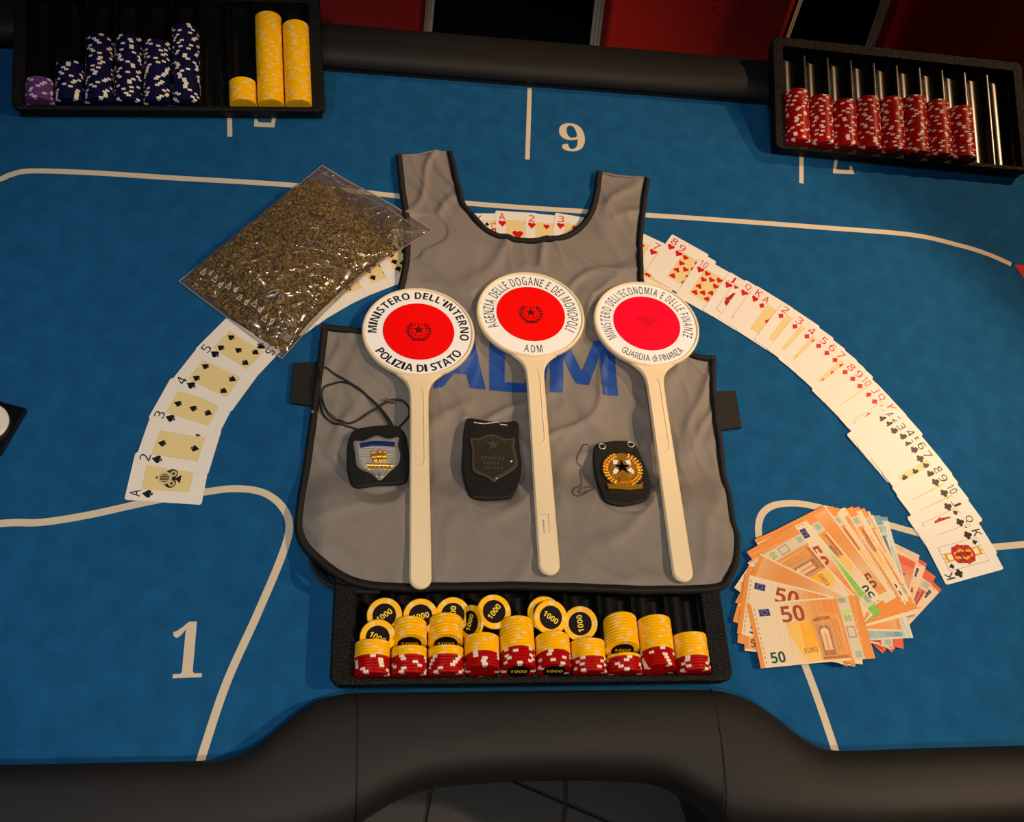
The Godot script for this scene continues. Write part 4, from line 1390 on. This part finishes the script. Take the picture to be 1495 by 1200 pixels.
	part("enamel_facet", s.mesh(), M.white_enamel, o)
	s = Sh.new()
	s.prism(star_plan(11.5, 3.8, 5, Vector2(0, -4)), 9.6, 11.6, 0.7)
	part("star", s.mesh(), mat(Color(0.30, 0.24, 0.08), 0.3, 1.0), o)
	s = Sh.new()
	s.prism(pv([-23, 20, -8, 23, 4, 25, 20, 20, 23, 17, 21, 27, 4, 29.5, -8, 28.5, -22, 28]), 7, 10.0, 0.8)
	part("ribbon_scroll", s.mesh(), M.gold, o)
	s = Sh.new()
	s.prism(pv([-7, 12, 0, 7, 7, 11, 6, 18, -6, 18]), 8, 10.8, 0.8)
	part("gold_crest", s.mesh(), M.gold, o)
	s = Sh.new()
	for e in [[-21, -39], [17, -43]]:
		var path := PackedVector3Array()
		for k in 13: path.append(Vector3(e[0] + cos(TAU * k / 12) * 4.2, 7.2, e[1] + sin(TAU * k / 12) * 4.2))
		s.tube(path, 0.9, 6)
	part("metal_ring", s.mesh(), M.silver, o)
	s = Sh.new()
	for run in [pv([97, 50, 90, 51, 86, 58, 80, 70, 79, 78, 84, 83, 82, 92, 82, 103, 79, 115, 72, 119, 66, 126, 70, 133, 80, 130, 88, 124, 96, 119, 90, 117, 78, 121, 74, 128, 84, 126, 92, 122]), pv([165, 110, 169, 112, 171, 118, 168, 124, 164, 126])]:
		var L := smooth(run, 8)
		var done := 0.0
		for k in range(1, L.size()):
			done += (L[k] - L[k - 1]).length()
			if done > 2.0:
				done = 0.0
				s.ball(o.transform.affine_inverse() * (Vector3(L[k].x, vest_y(L[k].x, L[k].y) + 0.9, L[k].y) * MM) / MM, Vector3(1.05, 1.05, 1.05), 6, 4)
	part("ball_chain", s.mesh(), M.gunmetal, o)

# ------------------------------------------------------------------ bag of herb
const BAG := [Vector2(-439, -184), Vector2(-262, -406), Vector2(-101, -288), Vector2(-297, -67)]
var crumple := FastNoiseLite.new()
func bag_plan(u: float, v: float) -> Vector2:
	var a: Vector2 = BAG[0].lerp(BAG[1], u)
	var b: Vector2 = BAG[3].lerp(BAG[2], u)
	var pinch := 15.0 * sin(PI * u) * smoothstep(0.5, 1.0, v)
	return a.lerp(b, v) + (a - b).normalized() * pinch

func bag_full(u: float, v: float) -> float:        # height of the filling
	var across := pow(maxf(sin(PI * clampf(v, 0, 1)), 0.0), 0.55)
	var limit := 0.95 - 0.14 * v
	var along := pow(smoothstep(0.0, 0.22, u), 0.8) * (1.0 - smoothstep(limit - 0.24, limit, u))
	return 34.0 * across * along

func bag_film(u: float, v: float) -> float:
	var p := bag_plan(u, v)
	var w := crumple.get_noise_2d(p.x, p.y)
	var r := 1.0 - absf(crumple.get_noise_2d(p.x * 0.8 + 200, p.y * 1.3))
	var edge := smoothstep(0.0, 0.04, v) * smoothstep(0.0, 0.04, 1.0 - v) * smoothstep(0.0, 0.02, u) * smoothstep(0.0, 0.02, 1.0 - u)
	var rest := lerpf(2.6, 10.6, smoothstep(-240.0, -160.0, p.x))
	return rest + bag_full(u, v) + edge * (1.6 + 2.2 * w + 3.5 * pow(r, 8.0))

func herb_bag() -> void:
	crumple.noise_type = FastNoiseLite.TYPE_SIMPLEX_SMOOTH
	crumple.frequency = 0.028
	crumple.seed = 5
	crumple.fractal_type = FastNoiseLite.FRACTAL_NONE
	# the filling
	var lumps := FastNoiseLite.new()
	lumps.seed = 8
	lumps.frequency = 0.09
	var herb := thing("dried_herb", "brown and green crumbled dried herb filling the clear bag", "dried herb", Vector3(-280, 0, -240))
	herb.set_meta("kind", "stuff")
	var off := Vector3(-280, 0, -240)
	var s := Sh.new()
	var nu := 60
	var nv := 44
	var P := func(u: float, v: float) -> Vector3:
		var q := bag_plan(u, v)
		var rest := lerpf(2.2, 9.0, smoothstep(-250.0, -150.0, q.x))
		return Vector3(q.x, rest + maxf(bag_full(u, v) - 3.0 + 1.8 * lumps.get_noise_2d(q.x, q.y), 0.0), q.y) - off
	for i in nu:
		for j in nv:
			var q := []
			var nn := []
			for e in [[0, 0], [1, 0], [1, 1], [0, 1]]:
				var u: float = 0.015 + 0.92 * (i + e[0]) / nu
				var v: float = 0.02 + 0.96 * (j + e[1]) / nv
				q.append(P.call(u, v))
				nn.append((P.call(u, v + 0.01) - P.call(u, v - 0.01)).cross(P.call(u + 0.01, v) - P.call(u - 0.01, v)).normalized() * 1.0)
			for k in 4:
				if nn[k].y < 0: nn[k] = -nn[k]
			if maxf(maxf(q[0].y, q[1].y), maxf(q[2].y, q[3].y)) > 2.4 + lerpf(0, 6.8, smoothstep(-250.0, -150.0, q[0].x + off.x)): s.quad3(q, nn)
	var mm := tri_tex(mat(Color(0.30, 0.22, 0.11), 0.9, 0.0, 0.2), noise_tex(0.06, [Color(0.35, 0.35, 0.3), Color(1, 1, 1)], 41, 4, 512), noise_tex(0.08, [], 42, 3, 512, true, 12.0), 9.0, 1.0)
	part("mound", s.mesh(), mm, herb).set_meta("kind", "stuff")
	var bit := Sh.new()
	var pts := [Vector3(0, 1.1, 0.2), Vector3(2.2, 0.1, 0.3), Vector3(-0.4, -0.2, 1.5), Vector3(-2.0, 0.3, -0.5), Vector3(0.5, 0.2, -1.4), Vector3(0, -1.0, 0)]
	for t in [[0, 1, 2], [0, 2, 3], [0, 3, 4], [0, 4, 1], [5, 2, 1], [5, 3, 2], [5, 4, 3], [5, 1, 4]]:
		var f: Vector3 = (pts[t[1]] - pts[t[0]]).cross(pts[t[2]] - pts[t[0]]).normalized()
		if f.dot(pts[t[0]] + pts[t[1]] + pts[t[2]]) < 0: f = -f
		bit.tri3(pts[t[0]], pts[t[1]], pts[t[2]], f, f, f)
	var mu := MultiMesh.new()
	mu.transform_format = MultiMesh.TRANSFORM_3D
	mu.use_colors = true
	mu.mesh = bit.mesh()
	var where := []
	while where.size() < 9000:
		var u := rng.randf_range(0.02, 0.92)
		var v := rng.randf_range(0.03, 0.97)
		if bag_full(u, v) < 1.2 and rng.randf() < 0.8: continue
		where.append([u, v])
	mu.instance_count = where.size()
	var tones := [Color(0.48, 0.37, 0.18), Color(0.36, 0.27, 0.14), Color(0.54, 0.46, 0.18), Color(0.42, 0.38, 0.15), Color(0.66, 0.54, 0.28), Color(0.26, 0.17, 0.10), Color(0.55, 0.37, 0.18)]
	for i in where.size():
		var p: Vector3 = P.call(where[i][0], where[i][1])
		var sz := rng.randf_range(0.5, 1.7)
		var b := Basis.from_euler(Vector3(rng.randf_range(-0.7, 0.7), rng.randf() * TAU, rng.randf_range(-0.7, 0.7))).scaled(Vector3.ONE * sz)
		mu.set_instance_transform(i, Transform3D(b, (p + Vector3(0, rng.randf_range(-0.2, 1.2), 0)) * MM))
		mu.set_instance_color(i, tones[rng.randi() % tones.size()].srgb_to_linear())
	var mi := MultiMeshInstance3D.new()
	mi.name = "crumbs"
	mi.multimesh = mu
	mi.material_override = vcol(0.85, 0.3)
	mi.set_meta("kind", "stuff")
	herb.add_child(mi)
	# the bag
	var bag := thing("plastic_bag", "clear zip bag stuffed with dried herb, lying across the vest's left strap", "bag", off)
	var film := StandardMaterial3D.new()
	film.transparency = BaseMaterial3D.TRANSPARENCY_ALPHA
	film.albedo_color = Color(0.50, 0.45, 0.40, 0.20)
	film.roughness = 0.14
	film.metallic_specular = 0.6
	var F := func(u: float, v: float) -> Vector3:
		var q := bag_plan(u, v)
		return Vector3(q.x, bag_film(u, v), q.y) - off
	var grid := func(uA: float, uB: float, ku: int, kv: int, lower: bool) -> ArrayMesh:
		var g := Sh.new()
		for i in ku:
			for j in kv:
				var q := []
				var nn := []
				for e in [[0, 0], [1, 0], [1, 1], [0, 1]]:
					var u := lerpf(uA, uB, float(i + e[0]) / ku)
					var v := float(j + e[1]) / kv
					var p: Vector3 = F.call(u, v)
					if lower: p.y = lerpf(1.0, 9.8, smoothstep(-240.0, -162.0, p.x + off.x))
					q.append(p)
					var m: Vector3 = (F.call(u, minf(v + 0.008, 1)) - F.call(u, maxf(v - 0.008, 0))).cross(F.call(minf(u + 0.008, 1), v) - F.call(maxf(u - 0.008, 0), v)).normalized()
					nn.append(Vector3.DOWN if lower else (m if m.y > 0 else -m))
				g.quad3(q, nn)
		return g.mesh()
	var hazy: StandardMaterial3D = film.duplicate()
	hazy.albedo_color = Color(0.50, 0.45, 0.40, 0.36)
	part("upper_film", grid.call(0.0, 0.85, 78, 66, false), film, bag)
	part("header_film", grid.call(0.85, 1.0, 14, 66, false), hazy, bag)
	part("lower_film", grid.call(0.0, 1.0, 30, 20, true), film, bag)
	var zip := mat(Color(0.66, 0.58, 0.52), 0.35)
	for u in [0.992, 0.955]:
		s = Sh.new()
		var path := PackedVector3Array()
		for k in 41: path.append(F.call(u, k / 40.0) + Vector3(0, 0.5, 0))
		s.tube(path, 1.0 if u > 0.98 else 0.5, 6)
		part("zip_ridge", s.mesh(), zip, bag)
	s = Sh.new()
	for v in [0.0, 1.0]:
		var path := PackedVector3Array()
		for k in 41: path.append(F.call(k / 40.0, v) + Vector3(0, 0.2, 0))
		s.tube(path, 0.45, 5)
	var seal := PackedVector3Array()
	for k in 41: seal.append(F.call(0.0, k / 40.0) + Vector3(0, 0.2, 0))
	s.tube(seal, 0.6, 5)
	part("side_seam", s.mesh(), zip, bag)
	# row of printed outline marks along the sealed end
	s = Sh.new()
	for k in 12:
		var u0 := 0.10 + 0.010 * sin(k * 1.7)
		var v0 := 0.10 + 0.062 * k
		var put := func(p: Vector2) -> Vector3: return F.call(u0 - p.y / 285.0, v0 + p.x / 190.0) + Vector3(0, 0.6, 0)
		var bar := func(a: Vector2, b: Vector2) -> void:
			var e := (b - a).normalized().orthogonal() * 0.45
			s.quad(put.call(a + e), put.call(b + e), put.call(b - e), put.call(a - e), Vector3.UP)
		if k % 2 == 0:
			var t := [Vector2(-4, 3.6), Vector2(4, 3.6), Vector2(0, -4.2)]
			for i in 3: bar.call(t[i], t[(i + 1) % 3])
			bar.call(Vector2(0, -1), Vector2(0, 1.6))
		else:
			var g := fitted("d", 8.0, 5.0)
			for i in range(0, g.size(), 3): s.tri3(put.call(g[i]), put.call(g[i + 1]), put.call(g[i + 2]), Vector3.UP, Vector3.UP, Vector3.UP)
	part("printed_marks", s.mesh(), mat(Color(0.80, 0.74, 0.66), 0.6), bag)

# ------------------------------------------------------------------ banknotes
const PILE := Vector2(420, 300)
func note_face(ink: Ink, value: String, size: Vector2, tint: Color, deep: Color, pale: Color, back: bool) -> void:
	var w := size.x
	var h := size.y
	ink.rect(0, 0, w, h, pale)
	if back:
		for x in 40: ink.rect(w * x / 40.0, 0, w * (x + 1) / 40.0, h, pale.lerp(tint, 0.35 + 0.6 * absf(sin(x * 0.11 + 0.3))))
		ink.rect(0, 0, 5, h, tint); ink.rect(w - 22, 0, w - 16, h, tint)
		ink.rect(w - 12, 0, w, h, pale); ink.rect(0, 0, w, 2.5, pale); ink.rect(0, h - 2.5, w, h, pale)
		for k in 50: ink.line(Vector2(k * 2.8, 0), Vector2(k * 2.8 + 14 * sin(k * 0.5), h), 0.35, pale.lerp(deep, 0.25))
		for k in 7: ink.line(Vector2(12, h * 0.72 - k), Vector2(w - 34, h * 0.60 - k * 1.6), 0.7, deep)
		for k in 6:
			ink.rect(20 + k * 14, h * 0.55, 22.5 + k * 14, h * 0.82, deep)
			ink.disc(Vector2(28 + k * 14, h * 0.75), 4.5, pale.lerp(tint, 0.7))
		ink.tris(fitted(value, 14, 20), Vector2(w - 32, 15), deep)
		ink.tris(fitted(value, 10, 13), Vector2(14, h - 10), deep)
		return
	for x in 60:
		var f := x / 60.0
		ink.rect(w * (0.28 + 0.72 * f), 0, w * (0.28 + 0.72 * (f + 0.017)), h, pale.lerp(tint, smoothstep(0.0, 0.55, f)))
	ink.rect(0, 0, 5.5, h, tint)
	for k in 12: ink.rect(7.5, 6 + k * h * 0.075, 8.3, 9 + k * h * 0.075, deep)
	ink.poly(pv([43, h * 0.34, 75, h * 0.34, 75, h, 62, h, 52, h * 0.86, 45, h * 0.6]), pale.lerp(Color(1.0, 0.72, 0.15), 0.55))
	ink.rect(58, h * 0.36, 75, h * 0.78, pale.lerp(Color(1.0, 0.68, 0.10), 0.85))
	# window and arch
	var br := deep.lerp(tint, 0.45)
	ink.poly(pv([72, h * 0.36, 80, h * 0.26, 96, h * 0.22, 106, h * 0.28, 110, h * 0.40, 110, h * 0.88, 76, h * 0.92]), pale.lerp(tint, 0.8))
	ink.poly(pv([74, h * 0.34, 84, h * 0.29, 97, h * 0.30, 97, h * 0.34, 76, h * 0.37]), br)
	ink.rect(76, h * 0.40, 96, h * 0.93, pale.lerp(br, 0.55))
	ink.disc(Vector2(86, h * 0.52), 7, br)
	ink.rect(79, h * 0.52, 93, h * 0.90, br)
	ink.disc(Vector2(86, h * 0.54), 5, pale)
	ink.rect(81, h * 0.56, 91, h * 0.82, pale.lerp(tint, 0.25))
	ink.rect(85.4, h * 0.56, 86.6, h * 0.82, br)
	for k in 3: ink.rect(98 + k * 3.2, h * 0.34, 99 + k * 3.2, h * 0.86, br.lerp(tint, 0.5))
	ink.rect(76, h * 0.92, 108, h * 0.955, br)
	# silver strip with patches
	ink.rect(w - 28, 0, w - 13, h, pale.lerp(Color(0.80, 0.78, 0.70), 0.55))
	ink.rect(w - 27, h * 0.02, w - 17, h * 0.10, Color(0.66, 0.67, 0.58))
	ink.rect(w - 27, h * 0.24, w - 14, h * 0.28, Color(0.72, 0.92, 0.32))
	ink.tris(fitted(value, 7, 9), Vector2(w - 20.5, h * 0.35), Color(0.55, 0.70, 0.30))
	ink.frame(w - 26, h * 0.48, w - 15, h * 0.66, 1.6, Color(0.66, 0.60, 0.48))
	ink.rect(w - 23, h * 0.87, w - 15, h * 0.97, Color(0.62, 0.74, 0.70))
	ink.rect(w - 13, 0, w, h, tint)
	for k in 46: ink.line(Vector2(30 + k * 2.4, h), Vector2(34 + k * 2.4 + 10 * sin(k * 0.7), 0), 0.3, pale.lerp(tint, 0.45))
	ink.rect(8, 0, w - 30, 2.2, pale); ink.rect(8, h - 2.2, w - 30, h, pale)
	# flag, numbers, name
	ink.rect(13, h * 0.10, 26, h * 0.21, Color(0.20, 0.24, 0.50))
	for k in 8: ink.disc(Vector2(19.5 + cos(TAU * k / 8) * 3.4, h * 0.155 + sin(TAU * k / 8) * 3.0), 0.6, Color(0.75, 0.70, 0.40))
	ink.tris(fitted(value, 20, 28 if value.length() < 3 else 36), Vector2(53, h * 0.21), deep.lerp(Color(0.85, 0.30, 0.18), 0.45))
	ink.tris(fitted(value, 13, 17 if value.length() < 3 else 22), Vector2(23, h * 0.86), Color(0.12, 0.32, 0.30))
	ink.tris(fitted("EURO", 6, 16), Vector2(64, h * 0.80), br)

func notes() -> void:
	var kinds := {
		"50": [Vector2(140, 77), Color(0.90, 0.57, 0.28), Color(0.50, 0.30, 0.20), Color(0.92, 0.84, 0.72)],
		"20": [Vector2(133, 72), Color(0.45, 0.62, 0.68), Color(0.16, 0.24, 0.42), Color(0.84, 0.85, 0.78)],
		"10": [Vector2(127, 67), Color(0.87, 0.37, 0.27), Color(0.48, 0.16, 0.14), Color(0.90, 0.80, 0.68)],
		"100": [Vector2(147, 77), Color(0.55, 0.76, 0.34), Color(0.22, 0.38, 0.22), Color(0.86, 0.88, 0.72)]}
	var mats := {}
	for k in kinds:
		for back in [false, true]:
			var im := Image.create_empty(int(kinds[k][0].x * 4), int(kinds[k][0].y * 4), false, Image.FORMAT_RGB8)
			var ink := Ink.new()
			ink.im = im
			ink.k = 4.0
			note_face(ink, k, kinds[k][0], kinds[k][1], kinds[k][2], kinds[k][3], back)
			var m := mat(Color.WHITE, 0.65, 0.0, 0.3)
			m.albedo_texture = ImageTexture.create_from_image(im)
			m.cull_mode = BaseMaterial3D.CULL_DISABLED
			mats[k + ("b" if back else "f")] = m
	# from the top of the pile down: value, turn of the outer end (degrees clockwise from left), near end (mm), face, turned about
	var pile := [["50", -3.5, 413, 293, "f", 0], ["50", 17, 399, 302, "f", 0], ["50", 31, 401, 303, "b", 0], ["50", 62, 383, 301, "f", 1],
		["50", 8, 404, 300, "b", 0], ["50", 24, 395, 305, "f", 1], ["50", 13, 398, 303, "f", 1], ["50", 40, 392, 302, "b", 1], ["50", 34, 396, 306, "f", 0], ["50", 47, 395, 303, "f", 1], ["50", 54, 396, 300, "b", 0],
		["50", 66, 389, 291, "f", 0], ["100", 60.5, 406, 293, "f", 0], ["50", 61, 414, 282, "f", 1], ["50", 64.5, 426, 273, "b", 0], ["50", 66.5, 431, 275, "f", 1], ["50", 68, 434, 277, "f", 0], ["50", 69.5, 440, 277, "b", 1],
		["50", 71.5, 446, 276, "f", 1], ["50", 73, 451, 276, "f", 0], ["50", 75, 453, 278, "f", 1], ["50", 77, 454, 282, "b", 0],
		["20", 82, 447, 279, "b", 0], ["20", 85.5, 448, 278, "f", 1], ["20", 89.5, 448, 278, "f", 0],
		["50", 2, 464, 258, "b", 1], ["20", -3, 474, 268, "b", 0], ["10", 10, 466, 284, "f", 0], ["10", 22, 457, 287, "b", 1], ["10", 30, 452, 288, "f", 0],
		["10", 118, 425, 293, "b", 1], ["10", 123, 424, 296, "f", 0], ["10", 131, 420, 299, "f", 1], ["10", 141, 412, 296, "f", 0]]
	var words := {"50": "orange fifty-euro note", "20": "blue twenty-euro note", "10": "red ten-euro note", "100": "green hundred-euro note"}
	var seen := {}
	var total := {}
	for p in pile: total[p[0]] = total.get(p[0], 0) + 1
	for i in pile.size():
		var p: Array = pile[i]
		var size: Vector2 = kinds[p[0]][0]
		var g := deg_to_rad(p[1])
		var d := Vector2(-cos(g), -sin(g))
		var r := Vector2(sin(g), -cos(g))
		var near := Vector2(p[2], p[3])
		var centre := near + d * size.x / 2
		var level := 1.0 + 0.42 * (pile.size() - i)
		var H := func(q: Vector2) -> float: return 0.5 + level * (1.0 - 0.55 * smoothstep(50.0, 175.0, (q - PILE).length()))
		var s := Sh.new()
		var ku := 14
		var kv := 8
		for a in ku:
			for b in kv:
				var q := []
				var nn := []
				var u := []
				for e in [[0, 0], [1, 0], [1, 1], [0, 1]]:
					var fu := float(a + e[0]) / ku
					var fv := float(b + e[1]) / kv
					var w := near + d * size.x * (1.0 - fu) + r * size.y * (0.5 - fv)
					q.append(Vector3(w.x - centre.x, H.call(w), w.y - centre.y))
					var x: float = H.call(w + Vector2(1, 0)) - H.call(w - Vector2(1, 0))
					var z: float = H.call(w + Vector2(0, 1)) - H.call(w - Vector2(0, 1))
					nn.append(Vector3(-x / 2, 1, -z / 2).normalized())
					u.append(Vector2(1 - fu, 1 - fv) if p[5] else Vector2(fu, fv))
				s.quad3(q, nn, u)
				var low := q.map(func(v): return v - Vector3(0, 0.12, 0))
				s.quad3(low, [Vector3.DOWN, Vector3.DOWN, Vector3.DOWN, Vector3.DOWN], u)
		var o := MeshInstance3D.new()
		o.name = numbered("banknote")
		o.mesh = s.mesh()
		o.material_override = mats[p[0] + p[4]]
		o.position = Vector3(centre.x, 0, centre.y) * MM
		seen[p[0]] = seen.get(p[0], 0) + 1
		var which := "topmost note of the fanned pile, lying nearly level" if i == 0 else ("%s %s from the top in the fanned pile" % [NTH[seen[p[0]] - 1] if seen[p[0]] > 1 else "first", p[0] + "s"])
		tag(o, "%s, %s" % [words[p[0]], which] if total[p[0]] > 1 else "only green hundred-euro note in the fanned pile", "banknote", "banknotes fanned on the felt")
		add_child(o)

# ------------------------------------------------------------------ small things
func small_things() -> void:
	var o := thing("marker_plate", "black square plate at the table's left, under a white disc", "plate", Vector3(-632, 0, 40))
	var s := Sh.new()
	var p := PackedVector2Array()
	for q in rrect(-33, 33, -33, 33, 3, 0): p.append(Vector2(q.x, q.z).rotated(0.28))
	s.prism(p, 0.3, 6, 1.2)
	part("plate_body", s.mesh(), M.tray, o)
	o = thing("dealer_button", "white round button lying on the black plate", "button", Vector3(-632, 6.1, 40))
	s = Sh.new()
	s.lathe([Vector2(0, 0), Vector2(24, 0), Vector2(25.5, 1.5), Vector2(25.5, 4), Vector2(24.3, 5.2), Vector2(0, 5.2)], 48)
	part("button_body", s.mesh(), M.white_plastic, o)
